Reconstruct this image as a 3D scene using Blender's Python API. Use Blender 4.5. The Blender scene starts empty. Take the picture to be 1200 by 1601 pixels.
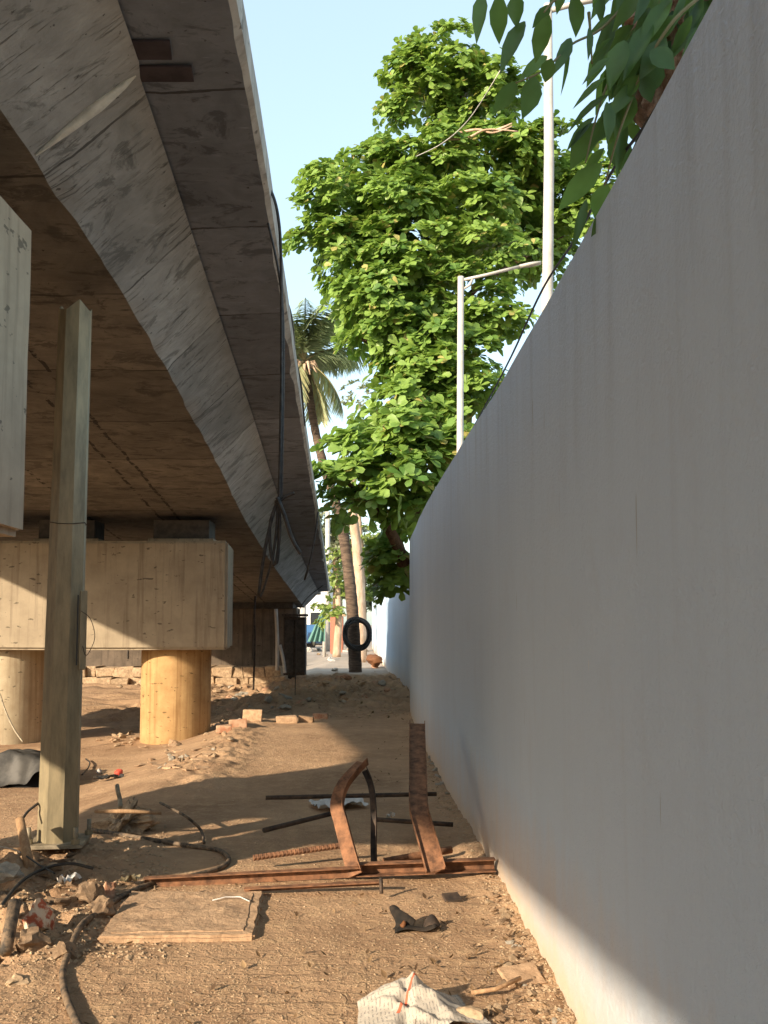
import bpy, bmesh, math, random
import numpy as np
from mathutils import Vector, noise, Matrix
R = math.radians
random.seed(7); rng = np.random.default_rng(11)
scene = bpy.context.scene
col = scene.collection

# ------------------------------------------------------------------ camera, sky, sun, exposure
F = 1500.0; PITCH = math.atan(0.075); EYE = 1.5
cam = bpy.data.cameras.new('camera'); camo = bpy.data.objects.new('camera', cam); col.objects.link(camo)
camo.location = (0, 0, EYE); camo.rotation_euler = (R(90) + PITCH, 0, 0)
cam.sensor_fit = 'HORIZONTAL'; cam.sensor_width = 36; cam.lens = 45.0
cam.shift_y = 62.5 / 1200; cam.clip_start = 0.05; cam.clip_end = 3000
scene.camera = camo
SUNK = 0.557
sun_vec = Vector((-1, -1, SUNK * 1.0)).normalized()
ELEV = math.asin(sun_vec.z)
world = bpy.data.worlds.new('World'); scene.world = world; world.use_nodes = True
wn = world.node_tree; wn.nodes.clear()
sky = wn.nodes.new('ShaderNodeTexSky'); sky.sky_type = 'NISHITA'; sky.sun_disc = False
sky.sun_elevation = ELEV; sky.sun_rotation = R(225); sky.air_density = 1.0; sky.dust_density = 1.6; sky.ozone_density = 1.0
bg = wn.nodes.new('ShaderNodeBackground'); bg.inputs[1].default_value = 0.14
wo = wn.nodes.new('ShaderNodeOutputWorld')
hz = wn.nodes.new('ShaderNodeMix'); hz.data_type = 'RGBA'; hz.blend_type = 'ADD'; hz.inputs[0].default_value = 1.0
hz.inputs[7].default_value = (1.55, 1.90, 1.75, 1)      # pale dusty air lifting the whole sky
wn.links.new(sky.outputs[0], hz.inputs[6]); wn.links.new(hz.outputs[2], bg.inputs[0]); wn.links.new(bg.outputs[0], wo.inputs[0])
sd = bpy.data.lights.new('sun', 'SUN'); sd.energy = 5.0; sd.angle = R(0.8); sd.color = (1.0, 0.83, 0.62)
so = bpy.data.objects.new('sun', sd); col.objects.link(so); so.rotation_euler = sun_vec.to_track_quat('Z', 'Y').to_euler()
scene.view_settings.view_transform = 'Standard'; scene.view_settings.look = 'None'
scene.view_settings.exposure = 0.9; scene.view_settings.gamma = 1.0
scene.render.engine = 'CYCLES'

# ------------------------------------------------------------------ helpers
def P(u, v, Y):
    a = (u - 600) / F; b = (863 - v) / F
    dy = math.cos(PITCH) - b * math.sin(PITCH); dz = math.sin(PITCH) + b * math.cos(PITCH)
    t = Y / dy
    return Vector((a * t, Y, EYE + dz * t))
def sm(a, b, x):
    t = min(1, max(0, (x - a) / (b - a))); return t * t * (3 - 2 * t)
def lerp(tab, y):
    if y <= tab[0][0]: return tab[0][1]
    for (a, p), (b, q) in zip(tab, tab[1:]):
        if y <= b: return p + (q - p) * (y - a) / (b - a)
    return tab[-1][1]
WALLX = [(-14, .95), (-6, .86), (0, .765), (2, .745), (3.2, .735), (3.6, .728), (5.7, .685), (8.5, .575), (11, .50), (12.9, .47), (16.2, .432)]
FARX = [(16.2, .62), (18, .565), (21.4, .43), (27, .22), (34.6, -.02), (41, -.24), (60, -.75)]
def nz(x, y, s, o=0): return noise.noise(Vector((x * s + o, y * s - o, o * 1.7)))
def wallx(y): return lerp(WALLX, y) if y < 16.2 else lerp(FARX, y)
def gz(x, y):
    z = 0.0
    z -= 0.24 * sm(-2.0, -3.4, x) * sm(5, 9, y)
    z += .012 * nz(x, y, .9, 3) + .006 * nz(x, y, 3.1, 9) + .0035 * nz(x, y, 11, 5)
    near = 1 - sm(9, 16, y)
    if near > 0: z += near * (.002 + .010 * max(0, nz(x, y, 1.7, 21))) * (noise.noise(Vector((x * 9, y * 9, 1))) + .6 * noise.noise(Vector((x * 21, y * 21, 3))))
    # mound of broken ground at the steel post
    d = math.hypot((x + 2.05) / .75, (y - 5.9) / 1.1)
    m = 1 - sm(.35, 1.15, d)
    z += m * (.10 + .06 * nz(x, y, 4, 2) + .05 * nz(x, y, 10, 4) + .025 * nz(x, y, 24, 4))
    # rubble at left foreground
    d = math.hypot((x + 2.0) / .75, (y - 4.75) / .85); m = 1 - sm(.3, 1.1, d)
    z += m * (.03 + .08 * nz(x, y, 5, 6) + .06 * nz(x, y, 12, 8) + .03 * nz(x, y, 25, 8))
    # ridge of debris beside the piers
    rx = -1.75 - (y - 9) * .05
    m = math.exp(-((x - rx) / .32) ** 2) * sm(8.2, 9.5, y) * (1 - sm(15, 17, y))
    z += m * (.05 + .05 * nz(x, y, 5, 1) + .03 * nz(x, y, 14, 8))
    # rubble zone at the end of the path
    m = sm(15.5, 18.5, y) * (1 - sm(24, 31, y)) * sm(-12, -9, x) * (1 - sm(.4, 1.2, x))
    z += m * (.12 + .10 * nz(x, y, 1.3, 7) + .13 * nz(x, y, 4.5, 3) + .06 * nz(x, y, 11, 2))
    # spoil banked against the wall foot
    w = wallx(y) if y > -14 else .95
    m = math.exp(-(max(0, w - x) / .16) ** 2) * (1 if x < w + .1 else 0)
    z += m * (.02 + .03 * nz(x, y, 7, 12) + .015 * nz(x, y, 21, 4))
    return z
def G(u, v):
    z = 0
    for _ in range(8):
        a = P(u, v, 1.0); d = a - Vector((0, 0, EYE)); t = (z - EYE) / d.z
        p = Vector((0, 0, EYE)) + d * t; z = gz(p.x, p.y)
    return Vector((p.x, p.y, z))

def tag(o, label=None, cat=None, group=None, kind=None):
    if label: o['label'] = label
    if cat: o['category'] = cat
    if group: o['group'] = group
    if kind: o['kind'] = kind
    return o
def empty(name, loc, label, cat, group=None, rz=0):
    o = bpy.data.objects.new(name, None); col.objects.link(o); o.location = loc; o.rotation_euler.z = rz
    o.empty_display_size = .2
    return tag(o, label, cat, group)
def link(name, me, mat, parent=None, smooth=False):
    if mat is not None and not me.materials: me.materials.append(mat)
    if smooth: me.polygons.foreach_set('use_smooth', [True] * len(me.polygons))
    o = bpy.data.objects.new(name, me); col.objects.link(o)
    if parent:
        o.parent = parent
        p = parent; off = Matrix.Identity(4)
        chain = []
        while p: chain.append(p); p = p.parent
        w = Matrix.Identity(4)
        for q in reversed(chain): w = w @ Matrix.LocRotScale(q.location, q.rotation_euler, None)
        me.transform(w.inverted())          # geometry below is given in world space
    return o
class MB:
    def __init__(s): s.v = []; s.f = []; s.uv = []; s.hasuv = False
    def add(s, vs, fs, uvs=None):
        n = len(s.v); s.v += [tuple(v) for v in vs]; s.f += [tuple(i + n for i in f) for f in fs]
        if uvs: s.hasuv = True; s.uv += uvs
        return s
    def box(s, c, size, rot=None, jit=0):
        hx, hy, hz = size[0] / 2, size[1] / 2, size[2] / 2
        vs = [Vector((sx * hx, sy * hy, sz * hz)) for sx in (-1, 1) for sy in (-1, 1) for sz in (-1, 1)]
        if jit: vs = [v + Vector([random.uniform(-jit, jit) for _ in range(3)]) for v in vs]
        if rot is not None: vs = [rot @ v for v in vs]
        s.add([v + Vector(c) for v in vs], [(0, 1, 3, 2), (4, 6, 7, 5), (0, 4, 5, 1), (2, 3, 7, 6), (0, 2, 6, 4), (1, 5, 7, 3)]); return s
    def tube(s, pts, r, n=8, cap=True, rib=None, flat=1.0):
        pts = [Vector(p) for p in pts]; rs = r if isinstance(r, (list, tuple)) else [r] * len(pts)
        base = len(s.v); up = None
        for i, p in enumerate(pts):
            t = (pts[min(i + 1, len(pts) - 1)] - pts[max(i - 1, 0)]).normalized()
            if up is None: up = Vector((0, 0, 1)) if abs(t.z) < .9 else Vector((1, 0, 0))
            a = t.cross(up).normalized(); b = a.cross(t).normalized(); up = b
            for k in range(n):
                th = 2 * math.pi * k / n; rr = rs[i]
                if rib: rr *= .93 + .16 * (1 if ((i + k * .5) % 3) < 1.2 else 0)
                s.v.append(tuple(p + a * math.cos(th) * rr + b * math.sin(th) * rr * flat))
        for i in range(len(pts) - 1):
            for k in range(n):
                k2 = (k + 1) % n
                s.f.append((base + i * n + k, base + i * n + k2, base + (i + 1) * n + k2, base + (i + 1) * n + k))
        if cap:
            s.f.append(tuple(base + k for k in reversed(range(n)))); e = base + (len(pts) - 1) * n
            s.f.append(tuple(e + k for k in range(n)))
        return s
    def sweep(s, prof, pts, side):
        """closed 2-D profile (a along 'side' vector, b along normal) swept along pts"""
        pts = [Vector(p) for p in pts]; n = len(prof); base = len(s.v)
        for i, p in enumerate(pts):
            t = (pts[min(i + 1, len(pts) - 1)] - pts[max(i - 1, 0)]).normalized()
            sd_ = Vector(side); sd_ = (sd_ - t * sd_.dot(t)).normalized(); nn = sd_.cross(t).normalized()
            for a, b in prof: s.v.append(tuple(p + sd_ * a + nn * b))
        for i in range(len(pts) - 1):
            for k in range(n):
                k2 = (k + 1) % n
                s.f.append((base + i * n + k, base + i * n + k2, base + (i + 1) * n + k2, base + (i + 1) * n + k))
        s.f.append(tuple(base + k for k in reversed(range(n)))); e = base + (len(pts) - 1) * n
        s.f.append(tuple(e + k for k in range(n))); return s
    def build(s, name, mat, parent=None, smooth=False, bevel=0):
        me = bpy.data.meshes.new(name); me.from_pydata(s.v, [], s.f)
        if s.hasuv:
            ul = me.uv_layers.new(name='UVMap'); vi = np.empty(len(me.loops), dtype=np.int32); me.loops.foreach_get('vertex_index', vi)
            ul.data.foreach_set('uv', np.array(s.uv, dtype=np.float32)[vi].ravel())
        bm = bmesh.new(); bm.from_mesh(me); bmesh.ops.recalc_face_normals(bm, faces=bm.faces)
        if bevel: bmesh.ops.bevel(bm, geom=[e for e in bm.edges if len(e.link_faces) == 2 and e.calc_face_angle() > .6], offset=bevel, segments=2, affect='EDGES', profile=.6)
        bm.to_mesh(me); bm.free()
        return link(name, me, mat, parent, smooth)
def smoothpts(pts, n=8):
    pts = [Vector(p) for p in pts]; out = []
    for i in range(len(pts) - 1):
        p0 = pts[max(i - 1, 0)]; p1 = pts[i]; p2 = pts[i + 1]; p3 = pts[min(i + 2, len(pts) - 1)]
        for k in range(n):
            t = k / n
            out.append(.5 * ((2 * p1) + (p2 - p0) * t + (2 * p0 - 5 * p1 + 4 * p2 - p3) * t * t + (3 * p1 - p0 - 3 * p2 + p3) * t ** 3))
    out.append(pts[-1]); return out

# ------------------------------------------------------------------ materials
class NT:
    def __init__(s, name):
        s.m = bpy.data.materials.new(name); s.m.use_nodes = True; s.t = s.m.node_tree; s.t.nodes.clear()
        s.out = s.n('ShaderNodeOutputMaterial'); s.b = s.n('ShaderNodeBsdfPrincipled'); s.l(s.b.outputs[0], s.out.inputs[0])
    def n(s, k, **kw):
        x = s.t.nodes.new(k)
        for a, v in kw.items(): setattr(x, a, v)
        return x
    def l(s, a, b): s.t.links.new(a, b)
    def coord(s, kind='Object', scale=(1, 1, 1), rot=(0, 0, 0)):
        c = s.n('ShaderNodeTexCoord'); m = s.n('ShaderNodeMapping'); m.inputs['Scale'].default_value = scale; m.inputs['Rotation'].default_value = rot
        s.l(c.outputs[kind], m.inputs[0]); return m.outputs[0]
    def noise(s, vec, scale, detail=6, rough=.6, dist=0):
        x = s.n('ShaderNodeTexNoise'); x.inputs['Scale'].default_value = scale; x.inputs['Detail'].default_value = detail
        x.inputs['Roughness'].default_value = rough; x.inputs['Distortion'].default_value = dist; s.l(vec, x.inputs['Vector']); return x.outputs[0]
    def ramp(s, fac, stops):
        r = s.n('ShaderNodeValToRGB'); e = r.color_ramp.elements
        while len(e) < len(stops): e.new(.5)
        for i, (p, c) in enumerate(stops):
            e[i].position = p; e[i].color = (c if isinstance(c, tuple) else (c, c, c)) + (1,)
        s.l(fac, r.inputs[0]); return r.outputs[0]
    def mix(s, a, b, fac, mode='MIX'):
        x = s.n('ShaderNodeMix', data_type='RGBA', blend_type=mode)
        for sock, val in ((x.inputs[0], fac), (x.inputs[6], a), (x.inputs[7], b)):
            if isinstance(val, (int, float)): sock.default_value = val
            elif isinstance(val, tuple): sock.default_value = val + (1,)
            else: s.l(val, sock)
        return x.outputs[2]
    def math(s, op, a, b=0.0, c=None, clamp=False):
        x = s.n('ShaderNodeMath', operation=op, use_clamp=clamp)
        for i, val in enumerate((a, b, c)):
            if val is None: continue
            if isinstance(val, (int, float)): x.inputs[i].default_value = val
            else: s.l(val, x.inputs[i])
        return x.outputs[0]
    def bump(s, h, strength=.5, dist=.01, prev=None):
        x = s.n('ShaderNodeBump'); x.inputs['Strength'].default_value = strength; x.inputs['Distance'].default_value = dist
        s.l(h, x.inputs['Height'])
        if prev is not None: s.l(prev, x.inputs['Normal'])
        return x.outputs[0]
    def fin(s, color=None, rough=.8, normal=None, metal=0, spec=.3):
        if isinstance(color, tuple): s.b.inputs['Base Color'].default_value = color + (1,)
        elif color is not None: s.l(color, s.b.inputs['Base Color'])
        if isinstance(rough, (int, float)): s.b.inputs['Roughness'].default_value = rough
        else: s.l(rough, s.b.inputs['Roughness'])
        s.b.inputs['Metallic'].default_value = metal; s.b.inputs['Specular IOR Level'].default_value = spec
        if normal is not None: s.l(normal, s.b.inputs['Normal'])
        return s.m

def mat_deck(name, light, dark, mark, joint_d=.02, longl=(), streak=9.0, thr=.62):
    m = NT(name); uv = m.coord('UV')
    st = m.coord('UV', (1.1, streak, 1))
    big = m.noise(uv, .8, 5, .6, .4); mid = m.noise(uv, 3.2, 8, .68, .6); s1 = m.noise(st, 1.4, 6, .62, .5); s2 = m.noise(m.coord('UV', (2.2, streak * 2.2, 1)), 1.7, 4, .6, .9)
    c = m.mix(dark, light, m.ramp(mid, [(.34, 0.), (.66, 1.)]))
    c = m.mix(c, tuple(x * .55 for x in dark), m.ramp(big, [(.5, 0.), (.75, .75)]))
    c = m.mix(c, tuple(x * .45 for x in dark), m.ramp(m.noise(m.coord('UV', (1.3, 2.2, 1)), 1.9, 7, .72, .8), [(.54, 0.), (.60, .7)]))
    c = m.mix(c, tuple(min(1, x * 1.6) for x in light), m.ramp(m.noise(m.coord('UV', (.9, streak * 1.6, 1)), 2.3, 5, .7, 1.1), [(.64, 0.), (.70, .45)]))
    c = m.mix(c, tuple(min(1, x * 1.35) for x in light), m.ramp(s1, [(.56, 0.), (.8, .4)]))
    dash = m.ramp(s2, [(thr, 0.), (thr + .05, 1.)])
    msk = m.ramp(m.noise(uv, 1.9, 3), [(.44, 0.), (.6, 1.)])
    dm = m.math('MULTIPLY', dash, msk)
    c = m.mix(c, mark, m.math('MULTIPLY', dm, .7))
    pits = m.ramp(m.noise(uv, 26, 2, .5), [(.70, 0.), (.74, .8)]); c = m.mix(c, mark, pits)
    sep = m.n('ShaderNodeSeparateXYZ'); m.l(m.coord('UV'), sep.inputs[0])
    wob = m.math('MULTIPLY', m.math('SUBTRACT', m.noise(uv, 2.5, 4), .5), .09)
    y = m.math('ADD', sep.outputs[1], wob)
    fr = m.math('PINGPONG', m.math('SUBTRACT', y, 4.85), .735)
    jl = m.math('LESS_THAN', fr, joint_d * .45)
    jm = m.math('MULTIPLY', jl, m.ramp(m.noise(uv, 1.4, 3), [(.36, .25), (.5, 1.)]))
    c = m.mix(c, mark, m.math('MULTIPLY', jm, .8))
    h = m.math('ADD', m.math('MULTIPLY', s1, .5), m.math('MULTIPLY', mid, .6))
    h = m.math('SUBTRACT', h, m.math('ADD', m.math('MULTIPLY', dm, .35), m.math('MULTIPLY', jm, .5)))
    # half-sheet offset between neighbouring pours
    panel = m.n('ShaderNodeTexWhiteNoise', noise_dimensions='1D')
    m.l(m.math('FLOOR', m.math('DIVIDE', m.math('SUBTRACT', sep.outputs[1], 4.85), 1.47)), panel.inputs['W'])
    c = m.mix(c, m.mix(c, (0, 0, 0), .28), panel.outputs[0])
    for lx in longl:
        wl = m.math('MULTIPLY', m.math('SUBTRACT', m.noise(uv, 3.5, 5), .5), .10)
        dd = m.math('ABSOLUTE', m.math('SUBTRACT', m.math('ADD', sep.outputs[0], wl), lx))
        ll = m.math('MULTIPLY', m.math('LESS_THAN', dd, .02), m.ramp(m.noise(uv, 6, 3), [(.46, 0.), (.5, 1.)]))
        c = m.mix(c, mark, ll); h = m.math('SUBTRACT', h, m.math('MULTIPLY', ll, .5))
    return m.fin(c, .88, m.bump(h, .8, .025))

def mat_concrete(name, light, dark, stain=None, drip=True, scale=1.0):
    m = NT(name); ob = m.coord('Object')
    mid = m.noise(ob, 3.2 * scale, 8, .65); v = m.noise(m.coord('Object', (7 * scale, 7 * scale, .35)), 1.5, 5, .6, .3)
    c = m.mix(dark, light, m.ramp(mid, [(.35, 0.), (.65, 1.)]))
    if drip: c = m.mix(c, stain or tuple(x * .55 for x in dark), m.ramp(v, [(.50, 0.), (.68, .65)]))
    c = m.mix(c, tuple(x * .3 for x in dark), m.ramp(m.noise(m.coord('Object', (1, 1, 2.3)), 7.5 * scale, 3, .5), [(.66, 0.), (.69, .8)]))
    pn = m.noise(ob, 60, 3)
    return m.fin(c, .88, m.bump(m.math('ADD', mid, m.math('MULTIPLY', pn, .3)), .45, .012))

def mat_simple(name, c1, c2, scale=8, rough=.7, metal=0, bump=.3, dist=.005, spec=.3, sc=(1, 1, 1), lo=.4, hi=.6):
    m = NT(name); ob = m.coord('Object', sc); n1 = m.noise(ob, scale, 6, .65)
    return m.fin(m.mix(c1, c2, m.ramp(n1, [(lo, 0.), (hi, 1.)])), rough, m.bump(n1, bump, dist), metal, spec)

def mat_wall():
    m = NT('painted_render'); ob = m.coord('Object')
    big = m.noise(m.coord('Object', (1, .8, .22)), .9, 4, .5)
    c = m.mix((.425, .54, .675), (.475, .59, .72), m.ramp(big, [(.35, 0.), (.65, 1.)]))
    st = m.noise(m.coord('Object', (1, 9, .5)), 1.3, 4, .5); c = m.mix(c, (.39, .46, .56), m.ramp(st, [(.55, 0.), (.8, .3)]))
    sep = m.n('ShaderNodeSeparateXYZ'); m.l(ob, sep.inputs[0])
    low = m.math('ADD', sep.outputs[2], m.math('MULTIPLY', m.math('SUBTRACT', m.noise(ob, 5, 5), .5), .22))
    c = m.mix(m.mix((.50, .43, .35), (.62, .58, .52), m.noise(ob, 16, 4)), c, m.ramp(low, [(.05, .0), (.15, 1.)]))
    warm_dust = m.ramp(m.math('ADD', sep.outputs[2], m.math('MULTIPLY', m.math('SUBTRACT', m.noise(m.coord('Object', (1, 2, .6)), 3, 6, .65), .5), .5)), [(.12, .62), (.62, 0.)]); c = m.mix(c, (.56, .43, .31), warm_dust)  # splashed soil tint that also puts sunlight warmth into the wall foot
    sc = m.ramp(m.noise(m.coord('Object', (1, 3.0, .25)), 9, 1, .3), [(.80, 0.), (.82, .5)]); c = m.mix(c, (.2, .2, .2), sc)
    sp = m.ramp(m.noise(m.coord('Object', (1, 1, .4)), 13, 1, .3), [(.83, 0.), (.84, .6)]); c = m.mix(c, (.6, .6, .6), sp)
    dr = m.ramp(m.noise(m.coord('Object', (1, 5, .35)), 1.6, 5, .6), [(.5, 0.), (.7, 1.)]); tm = m.ramp(m.math('DIVIDE', sep.outputs[2], 3), [(.62, 0.), (.97, .3)])
    c = m.mix(c, (.16, .17, .18), m.math('MULTIPLY', dr, tm))
    pt = m.noise(m.coord('Object', (1, 1.2, .8)), 2.7, 6, .7); c = m.mix(c, (.40, .47, .56), m.ramp(pt, [(.52, 0.), (.72, .3)]))
    f = m.noise(ob, 46, 5, .62, .6); g = m.noise(ob, 15, 3, .5)
    fr = m.ramp(f, [(.44, 0.), (.62, 1.)])
    trow = m.noise(m.coord('Object', (1, 1, .35)), 2.2, 3, .5)
    nrm = m.bump(m.noise(ob, 95, 3, .6), .25, .004); nrm = m.bump(fr, .45, .007, nrm); nrm = m.bump(g, .12, .012, nrm); nrm = m.bump(trow, .25, .06, nrm)
    return m.fin(c, .74, nrm, 0, .35)

def mat_ground():
    m = NT('dry_soil'); ob = m.coord('Object')
    big = m.noise(ob, .9, 6, .62); mid = m.noise(ob, 7, 10, .72); fine = m.noise(ob, 90, 5, .7)
    c = m.mix((.285, .178, .105), (.445, .29, .175), m.ramp(big, [(.35, 0.), (.65, 1.)]))
    c = m.mix(c, (.53, .36, .21), m.ramp(mid, [(.48, 0.), (.7, .75)]))
    c = m.mix(c, (.15, .095, .058), m.ramp(fine, [(.62, 0.), (.76, .6)]))
    # paving blocks showing faintly through the dirt
    br = m.n('ShaderNodeTexBrick'); br.offset = .5; br.inputs['Scale'].default_value = 1; br.inputs['Brick Width'].default_value = .20; br.inputs['Row Height'].default_value = .105
    br.inputs['Mortar Size'].default_value = .010; br.inputs['Mortar Smooth'].default_value = .3
    dv = m.n('ShaderNodeVectorMath', operation='MULTIPLY_ADD'); nn = m.n('ShaderNodeTexNoise'); nn.inputs['Scale'].default_value = 5; nn.inputs['Detail'].default_value = 4; m.l(ob, nn.inputs['Vector'])
    m.l(nn.outputs['Color'], dv.inputs[0]); dv.inputs[1].default_value = (.12, .12, 0); m.l(ob, dv.inputs[2]); m.l(dv.outputs[0], br.inputs['Vector'])
    sep = m.n('ShaderNodeSeparateXYZ'); m.l(ob, sep.inputs[0])
    nearm = m.ramp(m.math('DIVIDE', sep.outputs[1], 10), [(.38, 1.), (.48, 0.)])
    pm = m.math('MULTIPLY', m.math('MULTIPLY', br.outputs['Fac'], nearm), m.ramp(m.noise(ob, 3.1, 5, .65), [(.42, 0.), (.52, 1.)]))
    c = m.mix(c, (.14, .088, .052), m.math('MULTIPLY', pm, .5))
    # far street is paler and greyer
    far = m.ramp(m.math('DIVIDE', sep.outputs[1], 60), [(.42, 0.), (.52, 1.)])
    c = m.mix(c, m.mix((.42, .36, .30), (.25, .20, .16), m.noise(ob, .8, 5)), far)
    h = m.math('ADD', m.math('MULTIPLY', mid, .9), m.math('MULTIPLY', fine, .45)); h = m.math('SUBTRACT', h, m.math('MULTIPLY', pm, .8))
    peb = m.n('ShaderNodeTexVoronoi'); peb.inputs['Scale'].default_value = 55; m.l(ob, peb.inputs['Vector'])
    h = m.math('SUBTRACT', h, m.math('MULTIPLY', peb.outputs['Distance'], .25)); cl = m.noise(ob, 24, 4, .6); h = m.math('ADD', h, m.math('MULTIPLY', m.ramp(cl, [(.5, 0.), (.6, 1.)]), .35)); c = m.mix(c, (.54, .39, .25), m.math('MULTIPLY', m.ramp(cl, [(.58, 0.), (.66, 1.)]), .35))
    return m.fin(c, .95, m.bump(h, .8, .012), 0, .15)

def mat_leaf(name, a, b, c3, trans=.35, under=None, rough=.42):
    m = NT(name); at = m.n('ShaderNodeAttribute', attribute_name='rnd')
    c = m.ramp(at.outputs['Fac'], [(0., a), (.55, b), (.9, b), (1., c3)])
    n1 = m.noise(m.coord('Object'), 9, 3); c = m.mix(c, m.mix(c, (0, 0, 0), .35), m.ramp(n1, [(.4, 0.), (.7, 1.)]))
    m.fin(c, rough, None, 0, .35)
    tr = m.n('ShaderNodeBsdfTranslucent'); hs = m.mix(c, (.30, .42, .04), .4); m.l(hs, tr.inputs[0])
    mx = m.n('ShaderNodeMixShader'); mx.inputs[0].default_value = trans; m.l(m.b.outputs[0], mx.inputs[1]); m.l(tr.outputs[0], mx.inputs[2]); m.l(mx.outputs[0], m.out.inputs[0])
    return m.m

M = {}
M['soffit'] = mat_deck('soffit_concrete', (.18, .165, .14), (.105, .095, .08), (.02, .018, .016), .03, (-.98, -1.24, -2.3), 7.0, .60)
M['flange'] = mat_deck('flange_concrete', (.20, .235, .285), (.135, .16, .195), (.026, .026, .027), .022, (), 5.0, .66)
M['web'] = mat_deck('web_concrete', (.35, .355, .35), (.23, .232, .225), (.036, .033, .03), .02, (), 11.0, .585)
M['edge'] = mat_concrete('slab_edge_concrete', (.42, .40, .36), (.28, .26, .23))
M['pier'] = mat_concrete('pier_cap_concrete', (.35, .29, .205), (.27, .22, .155), (.15, .115, .08))
M['pier_near'] = mat_concrete('pier_cap_pale_concrete', (.41, .335, .24), (.32, .26, .185), (.21, .165, .115))
M['column'] = mat_concrete('column_concrete', (.44, .285, .13), (.33, .20, .085), (.20, .10, .035), True, 1.3)
M['column_pale'] = mat_concrete('column_pale_concrete', (.46, .39, .27), (.37, .30, .20), (.24, .17, .10), True, 1.3)
M['plate'] = mat_simple('recess_shade', (.022, .019, .026), (.045, .038, .048), 6)
M['ridge'] = mat_simple('ridge_light', (.46, .45, .40), (.60, .58, .52), 9)
M['shoe'] = mat_simple('scuffed_black_leather', (.010, .009, .008), (.03, .022, .016), 20, .85)
M['clod'] = mat_simple('earth_clod', (.15, .10, .062), (.26, .18, .115), 14, .95, 0, .7, .015)
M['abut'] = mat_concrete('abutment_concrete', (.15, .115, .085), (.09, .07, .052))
M['bearing'] = mat_simple('bearing_rubber', (.03, .027, .024), (.06, .05, .042))
M['wall'] = mat_wall()
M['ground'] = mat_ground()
M['galv'] = mat_simple('galvanised_steel', (.19, .16, .10), (.33, .27, .165), 5, .55, .25, .15, .004, .5, (3, 3, .7), .35, .65)
M['galvdark'] = mat_simple('weathered_steel_plate', (.20, .17, .12), (.33, .28, .20), 14, .6, .2)
M['rust'] = mat_simple('rusty_steel', (.095, .050, .031), (.31, .152, .08), 16, .78, .1, .3, .004, .25, (1, 1, 1), .35, .65)
M['rustdark'] = mat_simple('dark_rusty_steel', (.030, .023, .019), (.075, .052, .038), 14, .7, .15)
M['rubber'] = mat_simple('black_pipe', (.018, .017, .016), (.045, .04, .035), 20, .5)
M['dusty'] = mat_simple('dusty_black_pipe', (.05, .042, .034), (.20, .14, .09), 26, .75)
M['stone'] = mat_simple('rubble_stone', (.27, .19, .12), (.45, .33, .21), 16, .92, 0, .6, .012)
M['greystone'] = mat_simple('grey_rubble', (.25, .22, .18), (.40, .36, .29), 14, .92, 0, .6, .012)
M['brick'] = mat_simple('red_brick', (.32, .15, .085), (.44, .29, .19), 12, .9, 0, .5, .01)
M['slab'] = mat_simple('dusty_cover_concrete', (.33, .215, .13), (.47, .315, .195), 18, .95, 0, .9, .014)
M['wood'] = mat_simple('weathered_wood', (.30, .18, .10), (.42, .27, .15), 10, .8, 0, .3, .004, .2, (6, 6, .8))
M['tarp'] = mat_simple('grey_tarpaulin', (.035, .034, .032), (.085, .08, .072), 4, .6, 0, .2, .01)
M['white'] = mat_simple('white_paint', (.38, .355, .32), (.47, .44, .40), 6, .5)
M['whitebuilding'] = mat_simple('whitewashed_plaster', (.66, .66, .66), (.78, .78, .77), 1.5, .8)
M['bark'] = mat_simple('rough_bark', (.07, .04, .025), (.15, .09, .055), 9, .95, 0, 1.0, .05, .1, (1, 1, .35))
M['roughbark'] = mat_simple('sunlit_brown_bark', (.24, .14, .09), (.52, .34, .24), 22, .95, 0, 1.0, .05, .1, (1, 1, .5))  # bark lightened in colour in place of sun on the trunk
M['palmbark'] = mat_simple('palm_bark', (.07, .05, .038), (.15, .105, .075), 4, .95, 0, .8, .04, .1, (1, 1, 5))
M['palebark'] = mat_simple('pale_bark', (.36, .25, .17), (.50, .37, .27), 5, .95, 0, .6, .03, .1, (1, 1, .4))
M['twig'] = mat_simple('green_twig', (.16, .15, .07), (.22, .19, .10), 10, .8)
M['almond'] = mat_leaf('almond_leaf', (.07, .17, .035), (.27, .41, .09), (.50, .44, .15), .42)
M['mango'] = mat_leaf('overhanging_leaf', (.045, .11, .055), (.11, .22, .065), (.16, .26, .05), .5, rough=.35)
M['palm'] = mat_leaf('palm_leaflet', (.20, .27, .15), (.36, .43, .25), (.36, .33, .16), .3)
M['bush'] = mat_leaf('bush_leaf', (.16, .23, .05), (.26, .33, .08), (.42, .42, .16), .35)
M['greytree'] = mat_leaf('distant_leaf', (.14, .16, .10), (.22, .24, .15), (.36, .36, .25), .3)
M['deadleaf'] = mat_leaf('dead_leaf', (.08, .045, .025), (.20, .12, .06), (.36, .24, .13), .1, rough=.8)
def flat(name, c, rough=.7, metal=0):
    return mat_simple(name, tuple(x * .85 for x in c), c, 12, rough, metal, .1, .003)
M['paper'] = None
M['cloth'] = flat('white_rag', (.62, .60, .57)); M['black'] = flat('black_plastic_and_shade', (.02, .02, .02), .4)
M['net'] = flat('green_netting', (.10, .22, .19)); M['carblue'] = flat('blue_car_paint', (.05, .12, .24), .3); M['glass'] = flat('dark_glass', (.03, .035, .04), .1)
M['red'] = flat('red_plastic', (.55, .08, .05)); M['brickwall'] = flat('red_masonry', (.42, .16, .10)); M['orangecloth'] = flat('orange_sack', (.16, .065, .025))

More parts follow.
